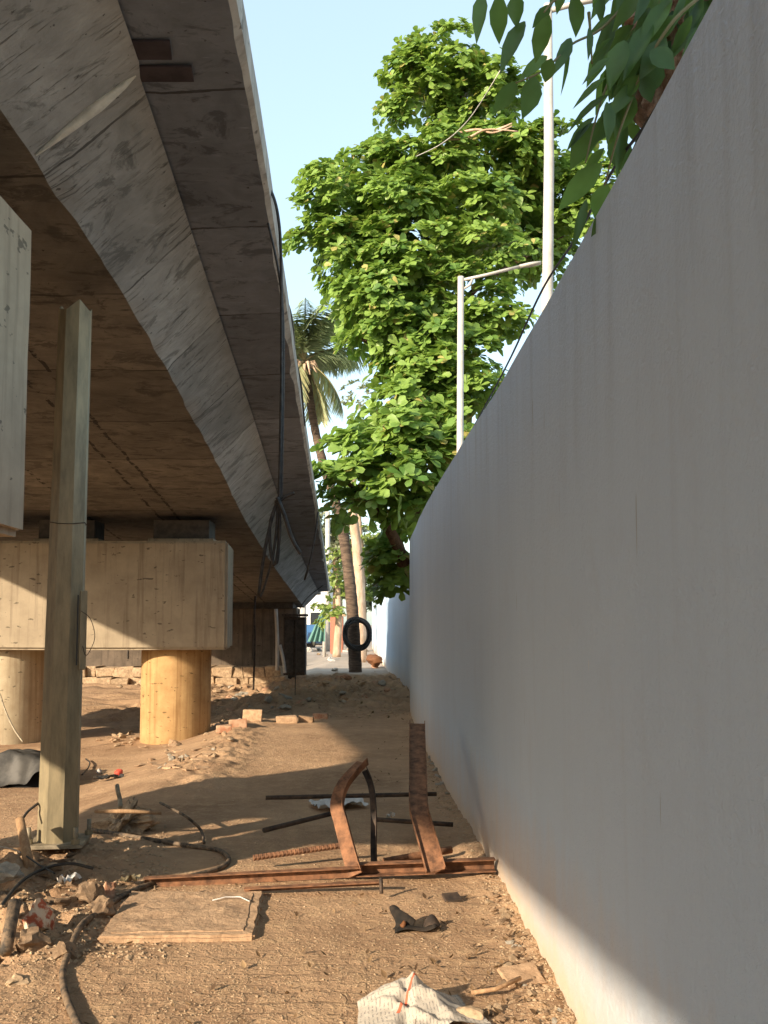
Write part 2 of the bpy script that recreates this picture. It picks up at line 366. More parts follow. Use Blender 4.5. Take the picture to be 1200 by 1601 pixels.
# ------------------------------------------------------------------ ground sheet
def axis(segs):
    out = []
    for a, b, st in segs:
        n = max(1, int(round((b - a) / st))); out += [a + (b - a) * i / n for i in range(n)]
    out.append(segs[-1][1]); return out
xs = axis([(-600, -60, 60), (-60, -14, 4), (-14, -5, .5), (-5, -2.8, .08), (-2.8, 1.0, .022), (1.0, 4, .3), (4, 20, 2), (20, 100, 10), (100, 600, 60)])
ys = axis([(-60, -6, 3), (-6, 2.8, .4), (2.8, 7.5, .022), (7.5, 13, .05), (13, 26, .1), (26, 45, .4), (45, 120, 5), (120, 1500, 90)])
gv = [(x, y, gz(x, y)) for y in ys for x in xs]; nx = len(xs)
gf = [(j * nx + i, j * nx + i + 1, (j + 1) * nx + i + 1, (j + 1) * nx + i) for j in range(len(ys) - 1) for i in range(nx - 1)]
me = bpy.data.meshes.new('ground'); me.from_pydata(gv, [], gf); tag(link('ground', me, M['ground'], None, True), kind='structure')

# ------------------------------------------------------------------ boundary wall
WH = 2.93
def build_wall(name, tab, y0, y1, step, label):
    mb = MB(); n = int((y1 - y0) / step); T = .23
    zs = [-.25, 0, .3, .8, 1.4, 2.0, 2.5, 2.8, WH - .02]
    rows = []
    for i in range(n + 1):
        y = y0 + (y1 - y0) * i / n; x = lerp(tab, y)
        rows.append((x, y))
    # smooth the plan a little so the bends are soft
    xsn = [r[0] for r in rows]
    k = max(1, int(.35 / step))
    xsn = [sum(xsn[max(0, i - k):i + k + 1]) / len(xsn[max(0, i - k):i + k + 1]) for i in range(len(xsn))]
    prof = len(zs) + 4
    for i, (x, y) in enumerate(rows):
        x = xsn[i]
        wob = lambda z: .006 * nz(y, z, .8, 4) + .002 * nz(y, z, 3, 2)
        top = .006 * nz(y, 0, 1.4, 7) + .004 * nz(y, 0, 6, 3)
        ps = [(x + wob(z), y, z) for z in zs] + [(x + .018, y, WH + top), (x + T - .02, y, WH + top + .004), (x + T, y, WH - .02), (x + T, y, -.25)]
        mb.v += ps
    for i in range(n):
        for j in range(prof - 1):
            a = i * prof + j; mb.f.append((a, a + 1, a + prof + 1, a + prof))
    mb.f.append(tuple(range(prof))); e = n * prof; mb.f.append(tuple(e + j for j in reversed(range(prof))))
    o = mb.build(name, M['wall'], None, True); o.data.set_sharp_from_angle(angle=R(35)); tag(o, label, 'wall')
    return o
build_wall('boundary_wall', WALLX, -14, 16.2, .25, 'tall grey painted boundary wall running along the right side of the dirt path')
build_wall('boundary_wall', FARX, 16.23, 60, .8, 'set back far stretch of pale boundary wall beyond the corner, sunlit at its far end')

# ------------------------------------------------------------------ flyover deck
AX = [(-30, -1.2), (-12, -1.5), (0, -1.78), (4.5, -1.79), (5.2, -1.735), (6.1, -1.72), (7.6, -1.78), (11.5, -1.93), (13.8, -2.08), (19.9, -2.24), (28.2, -2.32)]
BX = [(-30, -.75), (-12, -1.0), (0, -1.2), (4.32, -1.225), (4.75, -1.23), (5.23, -1.255), (6.35, -1.31), (7.82, -1.36), (10.9, -1.47), (14.1, -1.62), (22, -1.83), (28.2, -1.9)]
CX = [(-30, -.2), (-12, -.45), (0, -.66), (4.38, -.675), (4.7, -.672), (5.36, -.712), (6.03, -.742), (7.21, -.775), (8.64, -.84), (10.5, -.915), (14.3, -1.06), (21.3, -1.32), (28.2, -1.6)]
LX = [(-30, -6.2), (-12, -7.0), (-6, -7.55), (-3, -7.95), (0, -8.15), (8, -8.3), (11, -8.45), (28.2, -8.9)]
def zs_(y): return 4.214 - .08 * y
def soft(tab, y): return sum(lerp(tab, y + d) for d in (-1.2, -.6, 0, .6, 1.2)) / 5
Y0, Y1, ST = -24, 28.0, .12
def lofted(name, secfn, mat, parent, smooth=True, ends=True, wrap=True, st=ST):
    mb = MB(); n = int((Y1 - Y0) / st); cnt = None
    for i in range(n + 1):
        y = Y0 + (Y1 - Y0) * i / n; ps = secfn(y); cnt = len(ps)
        mb.v += [(p[0], p[1], p[2]) for p in ps]; mb.uv += [(p[3], y) for p in ps]
    mb.hasuv = True
    rg = cnt if wrap else cnt - 1
    for i in range(n):
        for j in range(rg):
            j2 = (j + 1) % cnt; mb.f.append((i * cnt + j, i * cnt + j2, (i + 1) * cnt + j2, (i + 1) * cnt + j))
    if ends:
        mb.f.append(tuple(range(cnt))); e = n * cnt; mb.f.append(tuple(e + j for j in reversed(range(cnt))))
    return mb.build(name, mat, parent, smooth)
def chip(y, s, amp, o=0):
    return amp * max(0, nz(y, o, s, o) - .12) * 2.2 + .4 * amp * abs(nz(y, o, s * 3.7, o + 2))
deck = empty('flyover_deck', (-5, 14, 2.9), 'low weathered concrete flyover ramp spanning overhead along the left of the path', 'flyover')
def seg(p, q, n, u0, y, rough):
    out = []
    L = math.hypot(q[0] - p[0], q[1] - p[1]); nxv = (q[1] - p[1]) / L; nzv = -(q[0] - p[0]) / L
    for i in range(n):
        t = i / n; d = rough * (nz(y * .9, t * L, 2.2, 5) + .5 * nz(y, t * L, 8, 3))
        out.append((p[0] + (q[0] - p[0]) * t + nxv * d, y, p[1] + (q[1] - p[1]) * t + nzv * d, u0 + L * t))
    return out, u0 + L
def sec_soffit(y):
    a = soft(AX, y); l = soft(LX, y); z = zs_(y)
    c = chip(y, 2.1, .025, 3)
    o, u = seg((l + .965, z), (a - c, z), 26, 0, y, .007)
    o = [(p[0], p[1], p[2], p[0] - a) for p in o]; o.append((a - c, y, z + c * .4, 0)); return o
def sec_web(y):
    a = soft(AX, y); b = soft(BX, y); z = zs_(y); c = chip(y, 2.1, .025, 3)
    # one pour stands 2 cm proud of the next (the pale joint across the web)
    pr = .022 * sm(4.62, 4.60, y)
    o, u = seg((a + pr, z + .012), (b + pr, z + .44), 9, 0, y, .009); o = [(a - c, y, z + c * .4, 0)] + o[1:]
    o.append((b + pr, y, z + .44, u)); return o
def sec_webl(y):
    l = soft(LX, y); z = zs_(y)
    return [(l + .545, y, z + .44, 0), (l + .965, y, z, .6)]
def sec_slab(y):
    a = soft(AX, y); l = soft(LX, y); z = zs_(y); c = chip(y, 1.7, .03, 8)
    xb = soft(BX, y) - .08; xc = soft(CX, y)
    o = [(l, y, z + .48, -9), (l + .6, y, z + .455, -8), (xb - .2, y, z + .455, -.2)]
    q, u = seg((xb, z + .455), (xc - .03 - c, z + .48), 8, 0, y, .006); o += q; o.append((xc - .03 - c, y, z + .48, u))
    return o
def sec_edge(y):
    a = soft(AX, y); l = soft(LX, y); z = zs_(y); c = chip(y, 1.7, .03, 8); xc = soft(CX, y)
    return [(xc - .03 - c, y, z + .48, 0), (xc, y, z + .50 + c, .03), (xc + .004 * nz(y, 1, 3), y, z + .60, .1), (xc - .004, y, z + .70, .2), (xc - .3, y, z + .71, .5), (l + .3, y, z + .71, 6), (l, y, z + .70, 6.3), (l, y, z + .48, 6.5)]
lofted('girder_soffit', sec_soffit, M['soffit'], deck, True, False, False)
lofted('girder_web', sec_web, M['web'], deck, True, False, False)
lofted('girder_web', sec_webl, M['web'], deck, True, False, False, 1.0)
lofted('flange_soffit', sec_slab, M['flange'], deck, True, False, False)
lofted('deck_slab_edge', sec_edge, M['edge'], deck, False, False, False)
def sec_par(xo, h, side):
    def f(y):
        a = soft(CX, y) if side > 0 else soft(LX, y); z = zs_(y) + .69
        return [(a - side * xo, y, z, 0), (a - side * (xo + .03), y, z + h, .3), (a - side * (xo + .2), y, z + h, .5), (a - side * (xo + .22), y, z, .8)]
    return f
lofted('parapet', sec_par(.5, .72, 1), M['edge'], deck, False, True, True, .5)
lofted('parapet', sec_par(.05, .8, -1), M['edge'], deck, False, True, True, 1.0)
for v0, v1, u0, u1 in ((14, 46, 200, 266), (58, 84, 206, 300)):  # dark plates stand in for shaded recesses in the flange underside
    Za = 4795 / (1095 - v0); Zb = 4795 / (1095 - v1); q = []
    for (u, v, Zq) in ((u0, v0, Za), (u1, v0, Za), (u1 + 4, v1 - 4, Zb), (u0 + 5, v1, Zb)):
        p = P(u, v, Zq); q.append(Vector((p.x, p.y, zs_(p.y) + .456)))
    MB().add(q + [p + Vector((0, 0, -.012)) for p in q], [(0, 1, 2, 3), (7, 6, 5, 4), (0, 4, 5, 1), (1, 5, 6, 2), (2, 6, 7, 3), (3, 7, 4, 0)]).build('recess_shade_plate', M['plate'], deck, False, .003)
# ridge of concrete at one pour joint, coloured pale as if catching light
yy = 4.66; a_ = soft(AX, yy); b_w = soft(BX, yy) - a_; zz = zs_(yy); q = []
for t, wd in ((.02, .004), (.3, .022), (.6, .034), (.85, .020), (.97, .003)):
    bx, bz = a_ + b_w * t, zz + .44 * t; nx0, nz0 = .72, -.69
    q.append([(bx, yy - wd * 1.3, bz), (bx + nx0 * (wd + .006), yy, bz + nz0 * (wd + .006)), (bx, yy + wd * .9, bz)])
mbr = MB(); mbr.v = [p for k in q for p in k]
for k in range(4):
    for j in range(3): mbr.f.append((k * 3 + j, k * 3 + (j + 1) % 3, k * 3 + 3 + (j + 1) % 3, k * 3 + 3 + j))
mbr.build('pour_ridge', M['ridge'], deck, True)
# end diaphragm closing the box girder at the abutment
a = soft(AX, Y1); l = soft(LX, Y1); z = zs_(Y1)
MB().add([(l + .965, Y1 - .05, z), (a, Y1 - .05, z), (soft(BX, Y1), Y1 - .05, z + .46), (l + .545, Y1 - .05, z + .46)], [(0, 1, 2, 3)]).build('end_diaphragm', M['web'], deck)

# ------------------------------------------------------------------ piers
def rough_box(x0, x1, y0, y1, z0, z1, bev=.03, nx_=14, jit=.006, taper=0):
    bm = bmesh.new(); bmesh.ops.create_cube(bm, size=1)
    for v in bm.verts:
        v.co = Vector((x0 if v.co.x < 0 else x1, y0 if v.co.y < 0 else y1, z0 if v.co.z < 0 else z1))
        if taper and abs(v.co.x - x1) < 1e-4 and abs(v.co.y - y1) < 1e-4: v.co.x -= taper
    bmesh.ops.bevel(bm, geom=bm.edges[:], offset=bev, segments=2, affect='EDGES')
    bmesh.ops.subdivide_edges(bm, edges=[e for e in bm.edges if e.calc_length() > .4], cuts=6, use_grid_fill=True)
    for v in bm.verts:
        v.co += Vector((nz(v.co.y, v.co.z, 3, 1), nz(v.co.x, v.co.z, 3, 2), nz(v.co.x, v.co.y, 3, 3))) * jit
    me = bpy.data.meshes.new('b'); bm.to_mesh(me); bm.free(); return me
def pier(yf, yb, xr, xl, zb, zt, cols, label, mats, taper=0, radii=(.515, .515, .515)):
    root = empty('bridge_pier', ((xr + xl) / 2, (yf + yb) / 2, -.2), label, 'bridge pier', 'piers carrying the flyover')
    link('pier_cap', rough_box(xl, xr, yf, yb, zb, zt, .035, taper=taper), mats[0], root, False)
    for k, x in enumerate(cols):
        mb = MB(); n = 48; yc = (yf + yb) / 2 if taper == 0 else yf + .72
        R0 = radii[k]; rs = [(-.6, R0), (-.1, R0), (0, R0), (.4, R0), (.8, R0), (1.2, R0), (zb - .03, R0), (zb + .01, R0 - .015)]
        rs = sorted(set([r for r in rs if r[0] <= zb + .01]))
        for z, r in rs:
            for i in range(n):
                th = 2 * math.pi * i / n; rr = r + .004 * nz(th * 3, z, 2, k)
                mb.v.append((x + rr * math.cos(th), yc + rr * math.sin(th), z))
        for j in range(len(rs) - 1):
            for i in range(n):
                i2 = (i + 1) % n; mb.f.append((j * n + i, j * n + i2, (j + 1) * n + i2, (j + 1) * n + i))
        mb.build('column', mats[1 + min(k, 1)], root, True)
    zs2 = zs_((yf + yb) / 2)
    for x in (xr - .72, xr - 2.4, xr - 4.4):
        MB().box((x, yf + .45, (zt + zs2) / 2 - .01), (.82, .5, zs2 - zt - .05)).build('bearing', M['bearing'], root, False, .01)
        MB().box((x, yf + .46, zt + .02), (.96, .6, .05)).build('bearing_plinth', mats[0], root, False, .008)
    return root
pier(13.8, 15.2, -2.25, -8.2, 1.13, 2.70, (-3.12, -5.62, -8.0), 'bridge pier with two visible round columns under a stained cap, sunlit at lower left', (M['pier'], M['column'], M['column_pale']), .14)
pn = pier(4.04, 4.76, -1.785, -6.15, 1.93, 3.52, (-3.17, -4.95), 'nearest pier, cut off by the left photo edge, only its pale cap end showing', (M['pier_near'], M['column_pale'], M['column_pale']), 0, (.3, .5))  # unseen thin right column sized and placed to shade the left rubble
link('added_shade_block', rough_box(-4.45, -2.25, 3.16, 4.03, 1.93, 3.3, .03), M['pier_near'], pn)  # unseen block added to cast the shade around the bent irons
pier(-7.0, -5.4, -1.6, -7.4, 2.75, 4.34, (-3.6, -6.2), 'bridge pier behind the viewer carrying the rising flyover', (M['pier_near'], M['column_pale'], M['column_pale']))

# abutment under the end of the deck
ab = empty('abutment_wall', (-5, 27, 0), 'dark stained concrete abutment wall under the far end of the flyover', 'abutment')
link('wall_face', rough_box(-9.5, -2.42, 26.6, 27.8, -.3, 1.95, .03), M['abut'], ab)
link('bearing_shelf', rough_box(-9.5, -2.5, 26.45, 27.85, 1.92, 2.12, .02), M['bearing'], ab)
mbf = MB(); rf = random.Random(5)
for row in range(2):
    x = -9.4 + row * .2
    while x < -2.9:
        w = rf.uniform(.25, .6); mbf.box((x + w / 2, 26.1 + rf.uniform(-.12, .08) - row * -.1, -.05 + row * .27), (w * .96, 1.0, .27), Matrix.Rotation(rf.uniform(-.06, .06), 3, 'Y'), .035); x += w
mbf.build('rubble_footing', M['stone'], ab, False, .03)
for k in range(4):
    x = -8.6 + k * 1.75 + rf.uniform(-.3, .3)
    MB().box((x, 26.595, 1.2), (.025, .03, 1.3), Matrix.Rotation(rf.uniform(-.01, .01), 3, 'Y')).build('formwork_strip', M['bearing'], ab)
# dark cabinet beside the abutment
cb = empty('meter_cabinet', (-2.22, 24.2, .1), 'dark steel cabinet standing at the foot of the flyover end, tall and narrow', 'cabinet')
MB().box((-2.24, 24.3, .95), (.54, .5, 1.45)).build('cabinet_body', M['rustdark'], cb, False, .02)
for sx in (-.13, .13): MB().box((-2.24 + sx, 24.04, .95), (.235, .03, 1.3)).build('door', M['bearing'], cb, False, .006)
MB().box((-2.24, 24.3, 1.72), (.62, .58, .06)).build('roof', M['rustdark'], cb, False, .01)
for k, (u0, v0, u1, v1, r, Yd, mt, lab) in enumerate([(431, 952, 433, 1048, .045, 23.6, 'white', 'upright pale plastic pipe standing beside the dark cabinet'),
        (437, 1008, 445, 1052, .04, 23.3, 'white', 'short grey pipe leaning against the foot of the dark cabinet')]):
    p0 = P(u0, v0, Yd); p1 = P(u1, v1, Yd); p0.z = max(p0.z, .2)
    tag(MB().tube(smoothpts([p0, (p0 + p1) / 2 + Vector((.02, 0, 0)), p1], 4), r, 10).build('drain_pipe', M[mt], None, True), lab, 'pipe')
rod = smoothpts([P(399, 932, 20), P(397, 960, 20), P(398, 1000, 20), P(396, 1078, 20)], 5)
tag(MB().tube(rod, .022, 6).build('reinforcement_rod', M['rustdark'], None, True), 'thin dark steel rod standing upright in front of the abutment', 'steel rod')

# ------------------------------------------------------------------ foliage builder
LEAF_ALM = [(0, 0), (.25, .12), (.55, .27), (.82, .30), (1.0, .06)]      # widest towards the tip
LEAF_MANGO = [(0, .02), (.12, .13), (.35, .24), (.6, .22), (.82, .11), (1.0, .0)]
def leaf_arrays(bases, dirs, norms, lens, prof, widths, droop, rnd, fold=.18):
    """vectorised leaves: two-column strip with folded midrib"""
    N = len(bases); K = len(prof)
    d = dirs / np.linalg.norm(dirs, axis=1, keepdims=True)
    s = np.cross(d, norms); s /= (np.linalg.norm(s, axis=1, keepdims=True) + 1e-9); nn = np.cross(s, d)
    V = np.empty((N, K * 3, 3), np.float32)
    for k, (t, w) in enumerate(prof):
        c = bases + d * (lens * t)[:, None] - nn * (lens * droop * t * t)[:, None]
        e = (s * (lens * w * widths)[:, None]); up = nn * (lens * w * fold)[:, None]
        V[:, k * 3] = c - e + up; V[:, k * 3 + 1] = c; V[:, k * 3 + 2] = c + e + up
    q = []
    for k in range(K - 1):
        a = k * 3; q += [(a, a + 1, a + 4, a + 3), (a + 1, a + 2, a + 5, a + 4)]
    q = np.array(q); Fc = (q[None] + (np.arange(N) * K * 3)[:, None, None]).reshape(-1, 4)
    return V.reshape(-1, 3), Fc, np.repeat(rnd, len(q))
def leaf_mesh(name, parts, mat, parent):
    V = np.concatenate([p[0] for p in parts]); off = 0; Fs = []
    for p in parts: Fs.append(p[1] + off); off += len(p[0])
    Fc = np.concatenate(Fs); rr = np.concatenate([p[2] for p in parts]).astype(np.float32)
    me = bpy.data.meshes.new(name); me.vertices.add(len(V)); me.vertices.foreach_set('co', V.astype(np.float32).ravel())
    me.loops.add(len(Fc) * 4); me.loops.foreach_set('vertex_index', Fc.astype(np.int32).ravel())
    me.polygons.add(len(Fc)); me.polygons.foreach_set('loop_start', np.arange(0, len(Fc) * 4, 4, dtype=np.int32))
    me.update(calc_edges=True)
    at = me.attributes.new('rnd', 'FLOAT', 'FACE'); at.data.foreach_set('value', rr)
    me.validate(); return link(name, me, mat, parent, True)
def unit(n): v = rng.normal(size=(n, 3)); return v / np.linalg.norm(v, axis=1, keepdims=True)
def blob_leaves(blobs, rosettes_per_m2, leaf_len, prof, sub_r=.45, per=8, bias=(-.35, -.35, .55), width=1.0, shell=.8):
    """crown of clumps: each blob (centre, radii) carries small clumps on its skin; each clump carries rosettes on its sunward half"""
    B = []; D = []; Nn = []; L = []; Rn = []
    for c, r in blobs:
        c = np.array(c); r = np.array(r); area = 4 * math.pi * ((r[0] * r[1]) ** 1.6 / 3 + (r[0] * r[2]) ** 1.6 / 3 + (r[1] * r[2]) ** 1.6 / 3) ** (1 / 1.6)
        nc = max(4, int(area / (sub_r * sub_r * 1.75)))
        dirs = unit(nc); cc = c + dirs * r * rng.uniform(shell - .25, 1.02, (nc, 1))
        for k in range(nc):
            sr = sub_r * rng.uniform(.55, 1.25); m = max(3, int(rosettes_per_m2 * sr * sr * 4))
            dd = unit(m) + np.array(bias) + dirs[k] * .5; dd /= np.linalg.norm(dd, axis=1, keepdims=True)
            pos = cc[k] + dd * sr * np.array([1.1, 1.1, .75]) * rng.uniform(.6, 1.05, (m, 1))
            tone = rng.random()
            for j in range(m):
                npl = rng.integers(per - 2, per + 2); ax = dd[j] + np.array([0, 0, .9]); ax /= np.linalg.norm(ax)
                t1 = np.cross(ax, [0.3, .9, .1]); t1 /= np.linalg.norm(t1); t2 = np.cross(ax, t1); ph = rng.random() * 6.28
                th = ph + np.arange(npl) * 6.283 / npl + rng.normal(0, .22, npl); tilt = rng.uniform(.05, .75, npl)
                d = (np.cos(th)[:, None] * t1 + np.sin(th)[:, None] * t2) * np.cos(tilt)[:, None] + ax * np.sin(tilt)[:, None]
                B.append(np.repeat(pos[j][None], npl, 0)); D.append(d); Nn.append(np.repeat(ax[None], npl, 0) + rng.normal(0, .25, (npl, 3)))
                L.append(leaf_len * rng.uniform(.6, 1.15, npl)); x = np.clip(.25 + .45 * tone + rng.normal(0, .14, npl), 0, .89)
                x[rng.random(npl) < .035] = 1.0; Rn.append(x)
    B = np.concatenate(B); D = np.concatenate(D); Nn = np.concatenate(Nn); L = np.concatenate(L); Rn = np.concatenate(Rn)
    return leaf_arrays(B, D, Nn, L, prof, np.full(len(B), width), .22, Rn)
def pb(u, v, ru, rv, Y, dy=None):
    s = Y / F; return (tuple(P(u, v, Y)), (ru * s, (dy if dy else min(ru, rv) * s), rv * s))

# ------------------------------------------------------------------ big almond tree behind the wall
tree = empty('almond_tree', (1.25, 18.6, 0), 'large leafy tree with glossy rounded leaves rising in tiers behind the boundary wall', 'tree')
blobs = [pb(630, 110, 26, 36, 21), pb(622, 165, 24, 22, 21), pb(780, 130, 34, 30, 21.3), pb(497, 335, 26, 22, 19.2), pb(490, 385, 18, 14, 19.2), pb(930, 350, 30, 26, 21.2), pb(820, 300, 50, 30, 21.5), pb(790, 500, 24, 34, 19.2), pb(690, 110, 70, 50, 21), pb(650, 150, 32, 40, 21), pb(760, 160, 70, 45, 21.3), pb(690, 182, 70, 25, 21.5),
         pb(590, 245, 46, 24, 20), pb(660, 255, 80, 38, 20), pb(760, 240, 90, 34, 20.4), pb(870, 235, 70, 34, 20.5), pb(925, 290, 45, 32, 21),
         pb(535, 300, 60, 32, 19.3), pb(620, 320, 90, 45, 19.3), pb(720, 330, 80, 40, 19.5), pb(520, 350, 30, 20, 19.2),
         pb(548, 385, 52, 34, 19), pb(650, 400, 95, 50, 18.8), pb(760, 400, 65, 50, 19), pb(885, 350, 55, 36, 21.2), pb(850, 400, 50, 34, 21.5),
         pb(565, 455, 38, 30, 19), pb(630, 470, 90, 42, 18.6), pb(740, 480, 75, 45, 18.8), pb(580, 520, 48, 26, 18.6), pb(660, 540, 90, 38, 18.4), pb(750, 560, 50, 40, 18.8),
         pb(650, 590, 42, 22, 18.2), pb(690, 610, 80, 36, 18), pb(745, 640, 36, 36, 17.8),
         pb(655, 655, 45, 26, 17.8)]
p1 = blob_leaves(blobs, 17, .195, LEAF_ALM, .42, 8, shell=.75)
low = [pb(565, 705, 48, 26, 17), pb(640, 700, 70, 40, 16.8), pb(700, 705, 40, 40, 17), pb(528, 752, 28, 28, 16.6), pb(590, 755, 60, 36, 16.4), pb(660, 775, 45, 40, 17),
       pb(560, 790, 42, 22, 16.8), pb(640, 822, 22, 20, 18.2), pb(590, 872, 24, 22, 18), pb(622, 905, 20, 28, 18.2), pb(604, 885, 32, 22, 18)]
p2 = blob_leaves(low, 13, .27, LEAF_ALM, .36, 7, shell=.7)
leaf_mesh('crown', [p1, p2], M['almond'], tree)
# a darker inner skeleton of leaves fills the middle of the crown
inner = [pb(590, 400, 50, 80, 20, .8), pb(560, 290, 60, 40, 20.6, .7), pb(640, 640, 70, 40, 18.4, .6), pb(800, 380, 60, 60, 21.6, .7), pb(620, 760, 60, 50, 17.6, .6), pb(840, 250, 70, 30, 21.5, .6), pb(680, 560, 70, 60, 19.2, .8), pb(600, 470, 70, 60, 19.6, .8), pb(720, 640, 40, 40, 18.6, .5), pb(640, 400, 110, 150, 20.3, 1.0), pb(740, 300, 90, 90, 21.3, 1.0), pb(680, 600, 60, 70, 19, .7), pb(690, 140, 55, 50, 21.9, .5), pb(870, 320, 50, 60, 22.0, .5)]
p3 = blob_leaves(inner, 9.0, .26, LEAF_ALM, .7, 7, bias=(0, 0, .2), shell=.55)
leaf_mesh('inner_foliage', [p3], M['almond'], tree)
trunk_pts = smoothpts([(1.5, 18.9, -.1), (1.35, 18.8, 1.2), (1.05, 18.6, 2.3), (.75, 18.5, 3.3), (.7, 18.9, 5), (1.0, 19.6, 7), (1.1, 20.4, 9), (1.2, 21.2, 11), (1.1, 21.5, 12.6)], 6)
nT = len(trunk_pts)
MB().tube(trunk_pts, [.36 - .33 * (i / nT) ** .7 for i in range(nT)], 14).build('trunk', M['bark'], tree, True)
def branch(pts, r0, r1, parent, mat, name='branch', n=5):
    q = smoothpts(pts, n); k = len(q); return MB().tube(q, [r0 + (r1 - r0) * i / (k - 1) for i in range(k)], 8).build(name, mat, parent, True)
for pts, r in [(((1.05, 18.6, 2.3), P(628, 865, 18.4), P(600, 815, 17.8), P(560, 770, 17), P(530, 745, 16.8)), .13),
               (((1.35, 18.8, 1.6), P(648, 850, 18.6), P(640, 790, 18), P(670, 730, 17.6)), .12),
               (((.7, 18.9, 5), P(600, 560, 19), P(540, 520, 19)), .10), (((.8, 19.2, 6), P(720, 480, 19.8), P(790, 420, 20.5), P(880, 370, 21.4)), .11),
               (((1.0, 19.6, 7), P(600, 400, 19.6), P(520, 370, 19.3)), .09), (((1.1, 20.4, 9), P(760, 320, 21), P(830, 335, 21.6), P(930, 300, 21.5)), .09),
               (((1.1, 20.4, 9), P(640, 280, 20.5), P(570, 255, 20.2)), .07), (((1.15, 20.9, 10), P(740, 230, 21.2), P(840, 240, 21)), .06), (((1.2, 21.2, 11), P(720, 150, 21.6), P(760, 150, 21.5)), .05), (((1.1, 18.7, 3), P(720, 650, 18.4), P(740, 590, 18.8)), .08)]:
    branch(pts, r, .02, tree, M['bark'])
branch([(.95, 18.2, 1.9), P(636, 892, 17.9), P(620, 850, 17.5), P(598, 812, 17.1), P(575, 780, 16.8)], .16, .06, tree, M['bark'])
for pts in [[P(692, 218, 19.6), P(730, 216, 19.4), P(760, 203, 19.3), P(810, 206, 19.3)], [P(700, 212, 19.5), P(745, 203, 19.4), P(770, 208, 19.3), P(800, 198, 19.3)], [P(770, 206, 19.35), P(790, 198, 19.3), P(800, 193, 19.3)]]:
    branch(pts, .035, .012, tree, M['palebark'], 'dead_branch')

# ------------------------------------------------------------------ overhanging tree, top right
ov = empty('overhanging_tree', (1.55, 3.2, 0), 'tree with long pointed leaves drooping over the near wall top at the upper right', 'tree')
tp = smoothpts([(1.5, 3.6, -.1), (1.42, 3.5, 1.6), (1.22, 3.35, 2.6), (1.08, 3.25, 3.15), (1.02, 3.2, 3.6), (1.15, 3.3, 4.4)], 8)
mbt = MB(); tp = [tp[i // 4].lerp(tp[min(i // 4 + 1, len(tp) - 1)], (i % 4) / 4) for i in range(len(tp) * 4 - 3)]; mbt.tube(tp, [.15 + .018 * nz(i * .31, 2, 1) + .012 * nz(i * .9, 5, 1) for i in range(len(tp))], 36)
mbt.v = [tuple(Vector(v) + Vector((nz(v[1] * 3 + v[0], v[2], 7, 1), nz(v[0] * 3, v[2], 7, 2), 0)) * .07) for v in mbt.v]
mbt.build('trunk', M['roughbark'], ov, False)
tw = [[P(1125, -60, 3.1), P(1010, -40, 3.0), P(900, -25, 2.95), P(800, -30, 2.9), P(745, -14, 2.9)],
      [P(1090, -30, 3.05), P(1010, -20, 3.0), P(940, 45, 3.0), P(893, 70, 2.95), P(850, 110, 2.9), P(806, 130, 2.9)],
      [P(1115, -20, 2.9), P(1055, 30, 2.85), P(1010, 100, 2.9), P(985, 160, 2.95), P(962, 225, 3.0), P(945, 290, 3.1)],
      [P(1060, -10, 3.2), P(985, 60, 3.1), P(950, 130, 3.1), P(930, 190, 3.1), P(915, 255, 3.1)],
      [P(880, -10, 2.9), P(862, 5, 2.9), P(850, 20, 2.9)], [P(920, 20, 3.0), P(922, 45, 3.0), P(925, 100, 3.0)]]
for t in tw: branch(t, .006, .0025, ov, M['twig'], 'twig', 6)
LV = [(754, -8, 744, 58, 24), (780, -8, 779, 68, 31), (806, -8, 806, 40, 28), (820, 34, 780, 106, 28), (860, 8, 832, 44, 20), (858, 24, 834, 96, 32), (892, 60, 868, 112, 22),
      (855, 88, 812, 122, 20), (836, 120, 820, 184, 36), (808, 128, 770, 178, 28), (886, 66, 882, 144, 8), (896, -8, 904, 56, 30), (920, 44, 922, 90, 12), (968, 20, 918, 52, 12),
      (956, 60, 922, 92, 10), (952, 92, 912, 124, 13), (946, 122, 896, 164, 12), (952, 148, 884, 200, 14), (928, 184, 884, 232, 16), (976, 64, 952, 132, 36), (948, 160, 954, 220, 24),
      (932, 192, 890, 262, 38), (976, 192, 1006, 226, 32), (960, 220, 980, 268, 40), (944, 232, 910, 274, 18), (940, 256, 872, 326, 36), (948, 288, 930, 348, 36), (948, 330, 926, 366, 20),
      (916, 312, 896, 388, 16), (1016, 80, 1056, 104, 40), (1004, 120, 1020, 160, 30), (998, 60, 960, 150, 38), (990, 150, 962, 210, 34), (880, -20, 870, 20, 18), (935, -10, 940, 34, 18),
      (862, 92, 850, 130, 26), (1098, 0, 1060, 60, 22), (1110, 20, 1075, 90, 22), (1100, 40, 1062, 120, 26), (1040, 60, 1000, 120, 34)]
b_ = []; d_ = []; n_ = []; l_ = []; w_ = []; r_ = []
def addleaf(u0, v0, u1, v1, w, Y, tilt=None):
    a = P(u0, v0, Y); b = P(u1, v1, Y + random.uniform(-.05, .05)); L = (b - a).length
    b_.append(a); d_.append(b - a); l_.append(L); w_.append((w * Y / F) / (L * .48))
    n_.append((random.uniform(-.35, .35), -1, random.uniform(-.2, .5))); r_.append(random.random() * .8)
for (u0, v0, u1, v1, w) in LV: addleaf(u0, v0, u1, v1, w, 3.25 if v0 > 180 else random.uniform(2.85, 3.1))
